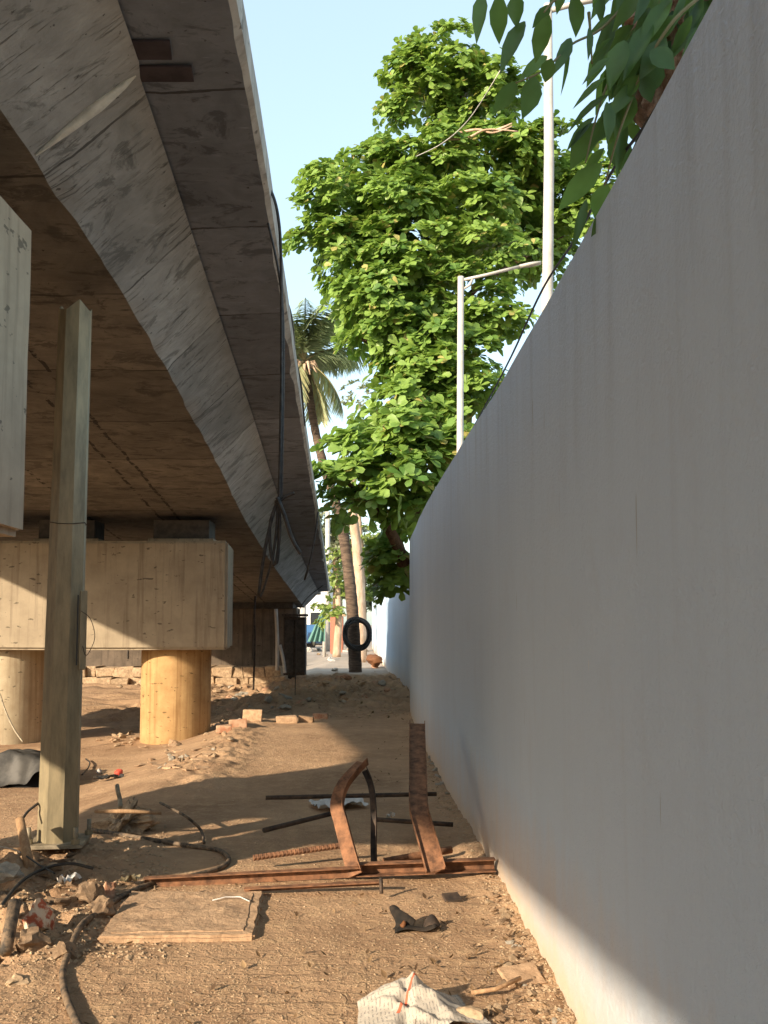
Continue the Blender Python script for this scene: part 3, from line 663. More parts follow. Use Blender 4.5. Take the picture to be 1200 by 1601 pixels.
for k in range(150):      # dense mass in the corner
    u = random.uniform(955, 1135); v = random.uniform(-70, 190)
    if v > 150 - (u - 985) * 1.0 + (40 if u < 1010 else 0): continue
    if u > 1075 and v > 50: continue
    a = random.uniform(.2, 1.1); L = random.uniform(55, 95)
    addleaf(u, v, u - L * math.sin(a) * .7 + random.uniform(-15, 15), v + L * math.cos(a * .8), random.uniform(16, 34), random.uniform(2.9, 3.45))
for k in range(60):
    u = random.uniform(740, 1180); v = random.uniform(-260, -60); a = random.uniform(-.4, 1.1); L = random.uniform(60, 95)
    addleaf(u, v, u - L * math.sin(a), v + L * math.cos(a), random.uniform(16, 34), random.uniform(2.8, 3.5))
leaf_mesh('foliage', [leaf_arrays(np.array(b_), np.array(d_), np.array(n_, dtype=float), np.array(l_), LEAF_MANGO, np.array(w_), .16, np.array(r_), .35)], M['mango'], ov)

# ------------------------------------------------------------------ coconut palm
palm_base = G(556, 1038)
PY = 30.0
pbz = gz(P(556, 1000, PY).x, PY)
palm = empty('coconut_palm', (P(556, 1000, PY).x, PY, pbz), 'coconut palm with a thin leaning trunk and feathery fronds rising past the flyover edge', 'palm tree')
pc = P(476, 565, PY)
tp = smoothpts([Vector((P(556, 1000, PY).x, PY, pbz - .2)), P(551, 960, PY), P(543, 880, PY), P(530, 805, PY), P(508, 735, PY), P(491, 665, PY), pc], 10)
MB().tube(tp, [.21 - .10 * (i / len(tp)) ** .8 + .012 * (i % 2) for i in range(len(tp))], 14).build('trunk', M['palmbark'], palm, True)
def frond(c, az, el, L, droop, name='frond'):
    pts = []; n = 16; p = Vector(c); e = el
    for i in range(n + 1):
        pts.append(p.copy()); st = L / n
        p = p + Vector((math.cos(az) * math.cos(e), math.sin(az) * math.cos(e), math.sin(e))) * st; e -= droop / n
    B = []; D = []; N_ = []; Ln = []
    for i in range(n * 5):
        t = .12 + .88 * i / (n * 5); f = t * n; k = min(int(f), n - 1); q = pts[k].lerp(pts[k + 1], f - k); tg = (pts[k + 1] - pts[k]).normalized()
        sd_ = tg.cross(Vector((0, 0, 1))).normalized(); up = sd_.cross(tg)
        for s in (-1, 1):
            ll = .95 * math.sin(math.pi * (.12 + .80 * t)) ** .8 * random.uniform(.8, 1.1)
            B.append(q); D.append(tg * .75 + sd_ * s * .75 + Vector((0, 0, -.35 - .5 * random.random()))); N_.append(up); Ln.append(ll)
    rr = np.clip(rng.normal(.4 if name == 'frond' else .97, .2, len(B)), 0, 1)
    o = leaf_mesh(name, [leaf_arrays(np.array(B), np.array(D), np.array(N_), np.array(Ln), [(0, .02), (.4, .035), (1., .004)], np.full(len(B), 1.), .25, rr, .3)], M['palm'], palm)
    mb = MB(); mb.tube(pts, [.04 - .03 * i / n for i in range(n + 1)], 6).build('rachis', M['twig'], o, True)
for k in range(13):
    frond(pc, k * 2.4, .65 + .85 * ((k * .37) % 1), random.uniform(2.3, 3.0), .8 + .7 * random.random())
for k in range(4): frond(pc, 1.2 + k * 1.6, -.5, 2.2, .9, 'dry_frond')
mb = MB()
for k in range(14): 
    a = k * 2.4; mb.tube([pc + Vector((0, 0, -.1)), pc + Vector((math.cos(a) * .3, math.sin(a) * .3, .0 - .1 * (k % 3))), pc + Vector((math.cos(a) * .5, math.sin(a) * .5, -.35 - .1 * (k % 4)))], [.06, .05, .02], 6)
mb.build('dry_sheath', M['palebark'], palm, True)
# coil of pipe on the palm trunk
cc = P(558, 991, PY - .45); mb = MB()
for t in range(8):
    pts = []; rr = .34 + .014 * t + .012 * math.sin(t * 2.1)
    for i in range(41):
        th = 2 * math.pi * i / 40; pts.append(cc + Vector((math.cos(th) * rr * .96, .06 * math.sin(th * 2 + t) + t % 3 * .05, math.sin(th) * rr * 1.15 + .02 * math.sin(th * 3 + t))))
    mb.tube(pts, .03, 8, False)
tag(mb.build('pipe_coil', M['rubber'], None, True), 'coil of thick black pipe hung round the palm trunk at the end of the path', 'pipe coil')

# ------------------------------------------------------------------ lamp posts behind the wall
def tubeobj(pts, r, name, mat, parent=None, n=10): return MB().tube(pts, r, n).build(name, mat, parent, True)
lp = empty('street_lamp', (P(851, 500, 11).x, 11, 0), 'tall white street lamp post rising out of frame behind the wall, nearest of the two', 'street lamp', 'street lamps behind the wall')
xb = P(851, 480, 11).x; top = P(856, 8, 11)
tubeobj([(xb, 11, 0), (xb + .004, 11, 4), (top.x - .01, 11, 7), tuple(top)], [.085, .07, .06, .05], 'post', M['white'], lp, 16)
tubeobj([top + Vector((0, 0, -.08)), top + Vector((.35, 0, .02)), top + Vector((1.0, 0, .14))], .032, 'bracket_arm', M['white'], lp)
MB().box(top + Vector((1.25, 0, .16)), (.55, .22, .09)).build('lamp_head', M['white'], lp, False, .02)
MB().box((xb, 10.90, 3.6), (.14, .06, .22)).build('fuse_box', M['galv'], lp, False, .008)
lp = empty('street_lamp', (P(719, 690, 15).x, 15, 0), 'shorter white street lamp post with an arm reaching right, in front of the leafy tree', 'street lamp', 'street lamps behind the wall')
xb = P(718, 690, 15).x; top = P(720, 433, 15)
tubeobj([(xb, 15, 0), (xb, 15, 3.5), tuple(top)], [.065, .055, .05], 'post', M['white'], lp, 16)
e1 = P(812, 417, 15); e2 = P(845, 411, 15)
tubeobj([top + Vector((0, 0, -.06)), P(760, 430, 15), e1], .025, 'bracket_arm', M['white'], lp)
tubeobj([P(724, 452, 15), P(734, 446, 15), P(738, 437, 15)], .02, 'brace', M['white'], lp)
MB().tube([e1, (e1 + e2) / 2, e2], [.045, .06, .045], 12, True, None, .6).build('lamp_head', M['white'], lp, True)

# cables over the wall
cab = smoothpts([P(1150, -30, 2.2), P(1112, 22, 2.35), P(1062, 108, 2.62), P(1008, 196, 2.95), P(960, 262, 3.3), P(900, 372, 3.95), P(848, 452, 4.6), P(800, 555, 5.5), P(765, 622, 6.4), P(722, 700, 7.9)], 6)
tag(tubeobj(cab, .006, 'overhead_cable', M['rubber'], None, 6), 'thin black cable running along just above the wall top', 'cable')
cab = smoothpts([P(1148, -20, 2.25), P(1100, 62, 2.45), P(1040, 150, 2.8), P(1000, 212, 3.05), P(978, 262, 3.3)], 6)
tag(tubeobj(cab, .004, 'overhead_cable', M['rubber'], None, 6), 'short second cable lying against the near wall top beside the brown trunk', 'cable')
cab = smoothpts([P(905, 40, 9), P(840, 120, 9), P(770, 150, 9), P(735, 175, 9), P(690, 240, 9.5), P(640, 300, 10)], 6)
cab = smoothpts([P(810, 60, 12), P(770, 130, 12), P(730, 190, 13), P(690, 225, 14), P(650, 245, 16)], 6)
tag(tubeobj(cab, .007, 'overhead_cable', M['white'], None, 6), 'pale thin cable sagging in front of the top of the leafy tree', 'cable')

# ------------------------------------------------------------------ hanging cables on the deck edge
hc = empty('hanging_cable_bundle', tuple(P(437, 780, 6.0)), 'black cable bundle hanging from the flyover edge, knotted into loops at its lower end', 'cable bundle')
Yc = 5.95
for pts, r, nm in [
    ([P(414, 292, 6.35), P(424, 300, 6.1), P(434, 335, Yc), P(439, 400, Yc), P(440, 560, Yc), P(438, 700, Yc), P(436, 786, Yc)], .0075, 'cable'),
    ([P(419, 350, 6.2), P(436, 430, Yc + .02), P(443, 520, Yc + .02), P(441, 700, Yc + .02), P(439, 786, Yc + .01)], .006, 'cable'),
    ([P(436, 778, Yc), P(425, 810, Yc), P(412, 870, Yc), P(404, 930, Yc + .02)], .008, 'cable'),
    ([P(404, 930, Yc + .02), P(410, 926, Yc + .03), P(428, 860, Yc + .02), P(436, 790, Yc)], .005, 'cable'),
    ([P(434, 782, Yc), P(422, 820, Yc), P(424, 870, Yc), P(433, 878, Yc), P(436, 830, Yc), P(437, 786, Yc)], .0075, 'loop'),
    ([P(437, 786, Yc - .01), P(437, 840, Yc - .01), P(430, 880, Yc - .01), P(426, 876, Yc), P(432, 830, Yc), P(434, 790, Yc)], .0065, 'loop'),
    ([P(433, 778, Yc - .02), P(444, 805, Yc - .02), P(456, 842, Yc - .02), P(470, 866, Yc - .02)], .009, 'cable_end'),
    ([P(436, 786, Yc), P(444, 778, Yc), P(460, 771, Yc)], .0075, 'cable_end')]:
    q = smoothpts(pts, 7); tubeobj(q, r * 1.35, nm, M['rubber'], hc, 8)
mb = MB(); 
for k in range(3): mb.tube([P(435, 783 + k * 3, Yc) + Vector((math.cos(t * .7) * .022, math.sin(t * .7) * .022, .004 * math.sin(t + k))) for t in range(10)], .005, 6)
mb.build('knot', M['rubber'], hc, True)
cab = smoothpts([P(447, 440, 8.0), P(455, 520, 8.1), P(466, 600, 8.3), P(478, 680, 8.6)], 6)
cab = smoothpts([P(448, 470, 8.5), P(456, 500, 8.7), P(462, 560, 9.6), P(470, 600, 10.2), P(476, 665, 11.2), P(473, 640, 11.5)], 6)
tag(tubeobj(cab, .012, 'edge_cable', M['rubber'], None, 6), 'thin black cable trailing along the outer lip of the flyover slab', 'cable')
cab = smoothpts([P(497, 800, 15), P(490, 850, 15), P(480, 895, 15), P(476, 905, 15.1), P(486, 870, 15), P(496, 815, 15)], 6)
tag(tubeobj(cab, .014, 'cable_loop', M['rubber'], None, 6), 'slim black cable loop hanging near the far end of the flyover flange', 'cable')
cab = smoothpts([P(505, 915, 18), P(480, 935, 18), P(466, 960, 18), P(463, 1000, 18.2), P(461, 1090, 18.5)], 6)
tag(tubeobj(cab, .008, 'edge_cable', M['rubber'], None, 6), 'fine black wire dropping from the far flange tip to the rubble', 'cable')

# ------------------------------------------------------------------ octagonal steel post stub
px, py = -2.06, 6.18; pz = .12
post = empty('steel_post', (px, py, pz), 'tall cut off octagonal galvanised steel post bolted to the ground at the left', 'post')
topc = P(118, 484, py); mb = MB(); n = 8; rr0, rr1 = .128, .107
NS = 14
for i in range(NS + 1):
    t = i / NS; c = Vector((px, py, pz + .02)).lerp(topc, t); r = rr0 + (rr1 - rr0) * t
    for k in range(n):
        th = math.pi / 8 + .16 + 2 * math.pi * k / n; jz = 0
        if i == NS: jz = .02 * math.sin(k * 2.3) + (.02 if k % 3 == 0 else -.015)
        mb.v.append((c.x + r * math.cos(th), c.y + r * math.sin(th), c.z + jz))
for i in range(NS + 1):
    t = i / NS; c = Vector((px, py, pz + .02)).lerp(topc, t); r = rr0 + (rr1 - rr0) * t - .006
    for k in range(n):
        th = math.pi / 8 + .16 + 2 * math.pi * k / n; jz = (.02 * math.sin(k * 2.3) + (.02 if k % 3 == 0 else -.015)) if i == NS else 0
        mb.v.append((c.x + r * math.cos(th), c.y + r * math.sin(th), c.z + jz))
o2 = (NS + 1) * n
for i in range(NS):
    for k in range(n):
        k2 = (k + 1) % n; mb.f.append((i * n + k, i * n + k2, (i + 1) * n + k2, (i + 1) * n + k)); mb.f.append((o2 + i * n + k2, o2 + i * n + k, o2 + (i + 1) * n + k, o2 + (i + 1) * n + k2))
for k in range(n):
    k2 = (k + 1) % n; mb.f.append((NS * n + k, NS * n + k2, o2 + NS * n + k2, o2 + NS * n + k)); mb.f.append((k2, k, o2 + k, o2 + k2))
mb.build('shaft', M['galv'], post)
MB().box((px + .01, py, pz + .012), (.34, .34, .024), Matrix.Rotation(.12, 3, 'Z')).build('base_plate', M['galvdark'], post, False, .004)
for sx in (-1, 1):
    for sy in (-1, 1):
        b = Vector((px + .01 + sx * .145, py + sy * .135, pz + .024))
        bo = MB().tube([b, b + Vector((0, 0, .10))], .014, 10).build('bolt', M['galvdark'], post, True)
        MB().tube([b + Vector((0, 0, .002)), b + Vector((0, 0, .03))], .026, 6).build('nut', M['galv'], bo)
# gusset, hatch cover on the right front face, wire loop
hx = P(126, 985, py - .11)
hat = MB().box((hx.x + .006, py - .085, hx.z), (.045, .02, .50), Matrix.Rotation(.62, 3, 'Z')).build('hatch_cover', M['galv'], post, False, .006)
MB().box((hx.x - .018, py - .118, hx.z), (.008, .01, .44), Matrix.Rotation(.3, 3, 'Z')).build('hatch_gap', M['black'], post)
def ring(z, r, w):
    c = Vector((px, py, 0)).lerp(Vector((topc.x, topc.y, 0)), (z - pz) / (topc.z - pz))
    return [Vector((c.x + r * math.cos(t * math.pi / 8 + math.pi / 8 + .16), c.y + r * math.sin(t * math.pi / 8 + math.pi / 8 + .16), z + .01 * math.sin(t))) for t in range(0, 17, 2)]
zr = P(110, 820, py).z
MB().tube(ring(zr, .119, 0), .0028, 6).build('wire_tie', M['rustdark'], post, True)
MB().tube(smoothpts([hx + Vector((0, 0, .12)), hx + Vector((.06, 0, .07)), hx + Vector((.09, 0, -.05)), hx + Vector((.04, 0, -.16)), hx + Vector((.015, 0, -.1))], 5), .0022, 6).build('loose_wire', M['rustdark'], post, True)

# ------------------------------------------------------------------ rocks
def rock_mesh(c, size, seed, rough=.35, sub=2, flatb=True, cut=0):
    bm = bmesh.new(); bmesh.ops.create_icosphere(bm, subdivisions=sub, radius=1)
    rs = random.Random(seed); ang = rs.random() * 6.28; o = rs.random() * 50
    planes = [(Vector((rs.uniform(-1, 1), rs.uniform(-1, 1), rs.uniform(-.4, 1))).normalized(), rs.uniform(.45, .8)) for _ in range(7 if cut else 4)]
    for v in bm.verts:
        d = v.co.copy()
        for pn, pd in planes:
            k = v.co.dot(pn)
            if k > pd: v.co -= pn * (k - pd)
        v.co *= 1 + rough * noise.noise(d * 1.6 + Vector((o, o, o))) + rough * .4 * noise.noise(d * 4 + Vector((o, 0, o))) + (rough * .3 * noise.noise(d * 9 + Vector((0, o, o))) if sub > 2 else 0)
    bm.transform(Matrix.Translation(Vector(c)) @ Matrix.Rotation(ang, 4, 'Z') @ Matrix.Diagonal((size[0], size[1], size[2], 1)))
    me = bpy.data.meshes.new('rock'); bm.to_mesh(me); bm.free(); return me
def rock(name, u, v, su, sv, mat, label, cat, seed, group=None, depth=None, sub=3, rough=.4, lift=.3):
    g = G(u, v); s = g.y / F; w = su * s / 2; h = sv * s / 2
    me = rock_mesh((g.x, g.y + w * .4, g.z + h * lift), (w, (depth or w * .8), h), seed, rough, sub, cut=1)
    return tag(link(name, me, mat, None, False), label, cat, group)
lump = rock('concrete_lump', 185, 1300, 108, 74, M['stone'], 'large crumbling lump of earth and concrete behind the steel post foot', 'rubble', 3, depth=.2, rough=.8, sub=5)
m = NT('brick_with_mortar'); n1 = m.noise(m.coord(), 14, 4, .6); M['mortar'] = m.fin(m.mix((.42, .11, .055), (.62, .48, .34), m.ramp(n1, [(.45, 0.), (.52, 1.)])), .9, m.bump(n1, .6, .01))
rock('broken_brick', 57, 1462, 62, 62, M['mortar'], 'red broken brick with white mortar stuck on it, in the rubble at lower left', 'brick', 5, rough=.3, lift=.7)
rock('rubble_stone', 42, 1492, 84, 50, M['clod'], 'wide earthy brown stone lying below the mortar covered brick', 'stone', 8)
rock('rubble_stone', 95, 1500, 50, 34, M['clod'], 'flat tan stone right of the wide earthy stone, near the black hose', 'stone', 9)
rock('rubble_stone', 138, 1412, 46, 44, M['clod'], 'upright tan clod at the left corner of the concrete cover', 'stone', 12, lift=.5)
rock('rubble_stone', 168, 1400, 34, 26, M['brick'], 'small reddish clod against the left corner of the concrete cover', 'stone', 13, lift=.5)
rock('rubble_stone', 158, 1432, 50, 36, M['clod'], 'low tan clod wedged between the hose and the concrete cover', 'stone', 14)
rock('rubble_stone', 20, 1540, 40, 20, M['stone'], 'low tan stone at the left edge under the rubble', 'stone', 15)
rock('rubble_stone', 735, 1597, 75, 26, M['stone'], 'smooth tan stone beside the crumpled newspaper', 'stone', 21, rough=.15)
rock('rubble_stone', 12, 1395, 60, 40, M['greystone'], 'dark shaded stone at the left edge beside the wooden stake', 'stone', 22)
for k, (u, v, w, h) in enumerate([(448, 1130, 32, 11), (478, 1129, 24, 10), (395, 1128, 30, 20), (372, 1136, 26, 14), (350, 1145, 24, 12), (500, 1108, 22, 9)]):
    g = G(u, v); s = g.y / F
    o = MB().box((g.x, g.y, g.z + h * s * .45), (w * s, .12, h * s), Matrix.Rotation(random.uniform(-.3, .3), 3, 'Z') @ Matrix.Rotation(random.uniform(-.08, .08), 3, 'Y'), .012).build('loose_brick', M['slab' if k < 3 else 'brick'], None, False, .012)
    tag(o, ['long dusty brick in the lit row beyond the patch of sun', 'shorter dusty brick at the right end of the lit brick row', 'tall dusty block at the left end of the lit brick row', 'red brick leaning in the debris right of the sunlit column', 'small red brick nearest the sunlit column', 'brick lying alone behind the lit brick row in shade'][k], 'brick')
# rubble pieces: individuals sharing a description per heap
def heap(n, poly, smin, smax, mats, label, group, seed, cat='rubble'):
    rs = random.Random(seed); base = [rock_mesh((0, 0, 0), (1, .8, .6), seed * 31 + k, .45, 1 if smax < 10 else 2, cut=1) for k in range(5)]
    for k in range(n):
        a, b, c, d = poly; s1, s2 = rs.random(), rs.random()
        u = (a[0] * (1 - s1) + b[0] * s1) * (1 - s2) + (d[0] * (1 - s1) + c[0] * s1) * s2; v = (a[1] * (1 - s1) + b[1] * s1) * (1 - s2) + (d[1] * (1 - s1) + c[1] * s1) * s2
        g = G(u, v); sz = rs.uniform(smin, smax) * g.y / F / 2
        me = base[rs.randrange(5)].copy(); me.materials.clear(); me.materials.append(M[rs.choice(mats)])
        o = bpy.data.objects.new('rubble_piece', me); col.objects.link(o); o.location = g + Vector((0, 0, sz * .25)); o.scale = (sz, sz * rs.uniform(.7, 1.1), sz * rs.uniform(.5, .9)); o.rotation_euler = (rs.uniform(-.4, .4), rs.uniform(-.4, .4), rs.random() * 6.28)
        tag(o, label, cat, group)
heap(30, [(0, 1345), (150, 1330), (120, 1420), (0, 1420)], 12, 44, ['clod', 'clod', 'stone'], 'broken clod in the shaded rubble heap below the steel post', 'clods in the rubble heap below the post', 2)
heap(36, [(235, 1150), (395, 1120), (330, 1190), (230, 1205)], 7, 20, ['stone', 'greystone', 'slab'], 'broken tile or stone in the debris row right of the sunlit column', 'debris row beside the columns', 4)
heap(18, [(130, 1150), (222, 1140), (222, 1165), (130, 1170)], 6, 16, ['stone', 'slab'], 'small stone in the low debris between the two columns', 'stones between the columns', 6)
heap(58, [(370, 1060), (600, 1042), (625, 1100), (340, 1118)], 8, 26, ['greystone', 'stone', 'greystone', 'brick'], 'rubble chunk in the shaded debris field at the far end of the path', 'debris field at the path end', 7)
heap(34, [(330, 1062), (430, 1060), (420, 1100), (335, 1110)], 6, 18, ['stone', 'slab'], 'sunlit rubble chunk at the foot of the abutment', 'sunlit rubble under the abutment', 9)
heap(24, [(135, 1055), (222, 1055), (222, 1078), (135, 1078)], 6, 14, ['stone', 'slab'], 'rubble chunk along the abutment foot seen between the columns', 'rubble seen between the columns', 10)
heap(30, [(765, 1600), (895, 1600), (778, 1395), (745, 1395)], 8, 26, ['stone', 'slab', 'clod'], 'broken mortar or earth lump beside the sunlit wall foot', 'lumps spread beside the wall foot', 31)
heap(24, [(835, 1600), (900, 1600), (775, 1395), (765, 1395)], 8, 22, ['stone', 'slab', 'greystone'], 'pale mortar lump along the sunlit foot of the boundary wall', 'mortar lumps at the wall foot', 11)
heap(22, [(690, 1245), (715, 1250), (660, 1155), (652, 1150)], 7, 16, ['greystone'], 'grey mortar lump along the shaded foot of the boundary wall', 'shaded mortar lumps at the wall foot', 12)
heap(26, [(470, 1002), (575, 1002), (580, 1034), (470, 1034)], 5, 15, ['greystone', 'white', 'stone'], 'pale rubble bit on the bright ground beyond the palm', 'rubble beyond the palm', 13)

# ------------------------------------------------------------------ loose gravel and litter (uncountable)
def gravel():
    V = []; Fc = []; oct_ = np.array([(1, 0, 0), (0, 1, 0), (-1, 0, 0), (0, -1, 0), (0, 0, .7), (0, 0, -.7)]); of = [(0, 1, 4), (1, 2, 4), (2, 3, 4), (3, 0, 4), (1, 0, 5), (2, 1, 5), (3, 2, 5), (0, 3, 5)]
    def put(x, y, s):
        z = gz(x, y); a = random.random() * 6.28; ca, sa = math.cos(a), math.sin(a); n = len(V)
        for p in oct_:
            q = p * (1 + rng.uniform(-.35, .35, 3)) * s * np.array([1.2, .9, .8]); V.append((x + q[0] * ca - q[1] * sa, y + q[0] * sa + q[1] * ca, z + q[2] + s * .2))
        Fc.extend([tuple(n + i for i in f) for f in of])
    for k in range(8500):
        u = random.uniform(-20, 900); v = random.uniform(1375, 1640); g = G(u, v)
        if g.x > wallx(g.y): continue
        if random.random() < .55 and nz(g.x, g.y, 2.2, 30) < .02: continue
        put(g.x, g.y, random.uniform(.002, .0062) * (1.7 if random.random() < .08 else 1))
    for k in range(3400):
        y = 3.0 + 14 * random.random() ** 1.3; x = wallx(y) - abs(random.gauss(0, .085)); put(x, y, random.uniform(.003, .011))
    for k in range(1600):
        g = G(random.uniform(-10, 650), random.uniform(1120, 1375))
        if g.x > wallx(g.y): continue
        put(g.x, g.y, random.uniform(.003, .009))
    for k in range(1500):
        g = G(random.uniform(-10, 260), random.uniform(1290, 1500)); put(g.x, g.y, random.uniform(.004, .016))
    for k in range(1500):
        y = random.uniform(15.5, 25); x = random.uniform(-4.5, .5); put(x, y, random.uniform(.01, .035))
    me = bpy.data.meshes.new('gravel'); me.from_pydata(V, [], Fc); tag(link('gravel', me, M['stone']), 'loose gravel and soil crumbs scattered over the dirt path', 'gravel', kind='stuff')
gravel()
B = []; D = []; N_ = []; L = []
for k in range(400):
    if k < 250:
        g = G(random.uniform(560, 860), random.uniform(1400, 1610)) if k % 2 else G(random.uniform(0, 900), random.uniform(1380, 1610))
    elif k < 330: g = G(random.uniform(560, 690), random.uniform(1110, 1260))
    else: g = G(random.uniform(380, 620), random.uniform(1040, 1110))
    if g.x > wallx(g.y) - .02: continue
    a = random.random() * 6.28; B.append(g + Vector((0, 0, .006))); D.append((math.cos(a), math.sin(a), random.uniform(-.05, .35))); N_.append((random.uniform(-.4, .4), random.uniform(-.4, .4), 1)); L.append(random.uniform(.012, .04) * (1 if g.y < 14 else 1.8))
tag(leaf_mesh('leaf_litter', [leaf_arrays(np.array(B), np.array(D), np.array(N_), np.array(L), LEAF_MANGO, rng.uniform(.5, 1.5, len(B)), -.5, rng.random(len(B)), .4)], M['deadleaf'], None), 'dry dead leaves and chips littering the dirt path', 'leaf litter', kind='stuff')

# ------------------------------------------------------------------ manhole cover slab
c = [G(203, 1399), G(412, 1399), G(398, 1470), G(152, 1474)]
cv = empty('concrete_cover', tuple((c[0] + c[2]) / 2), 'square dusty concrete inspection cover set in the dirt in the foreground', 'cover')
z0 = max(p.z for p in c) - .005
def slabquad(cs, zb, zt, name, mat, par, inset=0, bev=.006):
    ce = sum(cs, Vector()) / 4; q = [ce + (p - ce) * (1 - inset) for p in cs]
    bm = bmesh.new(); vb = [bm.verts.new((p.x, p.y, zb)) for p in q]; vt = [bm.verts.new((p.x, p.y, zt)) for p in q]
    bm.faces.new(vb); bm.faces.new(vt)
    for i in range(4): bm.faces.new((vb[i], vb[(i + 1) % 4], vt[(i + 1) % 4], vt[i]))
    bmesh.ops.recalc_face_normals(bm, faces=bm.faces); bmesh.ops.bevel(bm, geom=bm.edges[:], offset=bev, segments=2, affect='EDGES')
    bmesh.ops.subdivide_edges(bm, edges=[e for e in bm.edges if e.calc_length() > .2], cuts=14, use_grid_fill=True)
    for v in bm.verts: v.co += Vector((nz(v.co.x, v.co.y, 14, 3), nz(v.co.x, v.co.y, 14, 5), .8 * nz(v.co.x, v.co.y, 9, 7))) * .012
    me = bpy.data.meshes.new(name); bm.to_mesh(me); bm.free(); return link(name, me, mat, par)
slabquad(c, z0 - .06, z0 + .026, 'frame', M['slab'], cv, 0, .012)
slabquad(c, z0 - .02, z0 + .030, 'lid', M['slab'], cv, .14, .004)
tws = [P(0, 0, 1)] ; 
tz = z0 + .04
tp = [G(332, 1420), G(352, 1414), G(375, 1413), G(390, 1421)]
for p in tp: p.z = tz
tag(tubeobj(tp, .0035, 'twig', M['cloth'], None, 6), 'thin pale bent twig lying on the concrete cover', 'twig')

# ------------------------------------------------------------------ scrap steel
ANG = [(0, 0), (.06, 0), (.06, .006), (.006, .006), (.006, .06), (0, .06)]
def chan(w, h, t=.006): return [(-w / 2, 0), (w / 2, 0), (w / 2, h), (w / 2 - t, h), (w / 2 - t, t), (-w / 2 + t, t), (-w / 2 + t, h), (-w / 2, h)]
def up_(p, dz): return Vector(p) + Vector((0, 0, dz))
# long front angle, left
p0 = P(226, 1379, 5.62); p1 = P(560, 1362, 5.75)
SIDE = (0, 0, 1)
tag(MB().sweep([(-.033, 0), (.033, 0), (.033, -.055), (.027, -.055), (.027, -.006), (-.033, -.006)], [p0, (p0 + p1) / 2, p1], (0, 0, 1)).build('steel_channel', M['rust'], None, False, .0015), 'long rusty steel angle lying across the path, left of the bent irons', 'steel section')
p0 = P(556, 1357, 5.80); p1 = P(772, 1349, 5.86)
tag(MB().sweep([(-.036, 0), (.036, 0), (.036, -.07), (.03, -.07), (.03, -.006), (-.03, -.006), (-.03, -.07), (-.036, -.07)], [p0, (p0 + p1) / 2, p1], (0, 0, 1)).build('steel_channel', M['rust'], None, False, .0015), 'rusty steel channel reaching right to the foot of the boundary wall', 'steel section')
p0 = P(382, 1390, 5.45); p1 = P(598, 1379, 5.50)
tag(MB().sweep([(-.014, 0), (.014, 0), (.014, -.05), (.008, -.05), (.008, -.006), (-.014, -.006)], [p0, p1], (0, 0, 1)).build('steel_channel', M['rust'], None, False, .0015), 'short thin steel angle lying in front of the long rusty angle', 'steel section')
p0 = P(596, 1377, 5.45); p1 = P(596, 1396, 5.42)
# bent irons rising
pts = smoothpts([P(556, 1368, 5.72), P(546, 1335, 5.80), P(533, 1285, 5.92), P(527, 1258, 5.98), P(535, 1230, 6.06), P(552, 1208, 6.14), P(567, 1193, 6.22)], 6)
tag(MB().sweep([(-.045, 0), (.045, 0), (.045, .05), (.039, .05), (.039, .006), (-.045, .006)], pts, (1, -.3, 0)).build('bent_iron', M['rust'], None, False, .0015), 'bent rusty steel angle curving up to a point in the middle of the path', 'steel section')
pts = smoothpts([P(585, 1362, 5.95), P(584, 1330, 6.0), P(584, 1270, 6.1), P(580, 1230, 6.18), P(570, 1205, 6.26)], 6)
tag(MB().sweep([(-.02, 0), (.02, 0), (.02, .035), (.015, .035), (.015, .005), (-.02, .005)], pts, (1, -.2, 0)).build('bent_iron', M['rustdark'], None, False, .001), 'slim dark bent iron bar standing just right of the pointed rusty angle', 'steel section')
pts = smoothpts([P(681, 1362, 5.70), P(672, 1330, 5.78), P(660, 1288, 5.92), P(654, 1262, 6.05), P(653, 1210, 6.5), P(652, 1160, 7.0), P(652, 1132, 7.3)], 6)
tag(MB().sweep(chan(.118, .03, .006), pts, (1, 0, 0)).build('bent_iron', M['rust'], None, False, .0015), 'broad rusty steel channel lying lengthwise and tilted up close to the wall', 'steel section')
# rebars and dark bars
def bar(u0, v0, Ya, u1, v1, Yb, r, mat, label, rib=False, name='steel_bar'):
    a = P(u0, v0, Ya); b = P(u1, v1, Yb); n = int((b - a).length / .0085) if rib else 4
    tag(MB().tube([a.lerp(b, i / n) for i in range(n + 1)], r, 8, True, rib).build(name, mat, None, not rib), label, 'steel bar')
bar(396, 1341, 5.95, 545, 1320, 6.15, 0.0175, M['rust'], 'ribbed rusty reinforcement bar poking left from the bent angle', True, 'reinforcement_bar')
bar(415, 1247, 7.2, 682, 1241, 7.35, 0.0162, M['rustdark'], 'long dark bar lying across the path behind the bent irons, farthest of the bars')
bar(412, 1298, 6.6, 525, 1270, 7.0, 0.0175, M['rustdark'], 'dark bar slanting up to the right toward the bent angle')
bar(588, 1281, 6.8, 708, 1289, 6.75, 0.0162, M['rustdark'], 'dark bar between the slim iron and the wall')
bar(600, 1347, 6.1, 705, 1328, 6.3, 0.0243, M['rust'], 'short rusty bar lying behind the steel channel near the wall')
bar(595, 1372, 5.4, 596, 1397, 5.38, 0.0108, M['rustdark'], 'short stub of steel standing at the end of the thin angle')
MBs = MB()
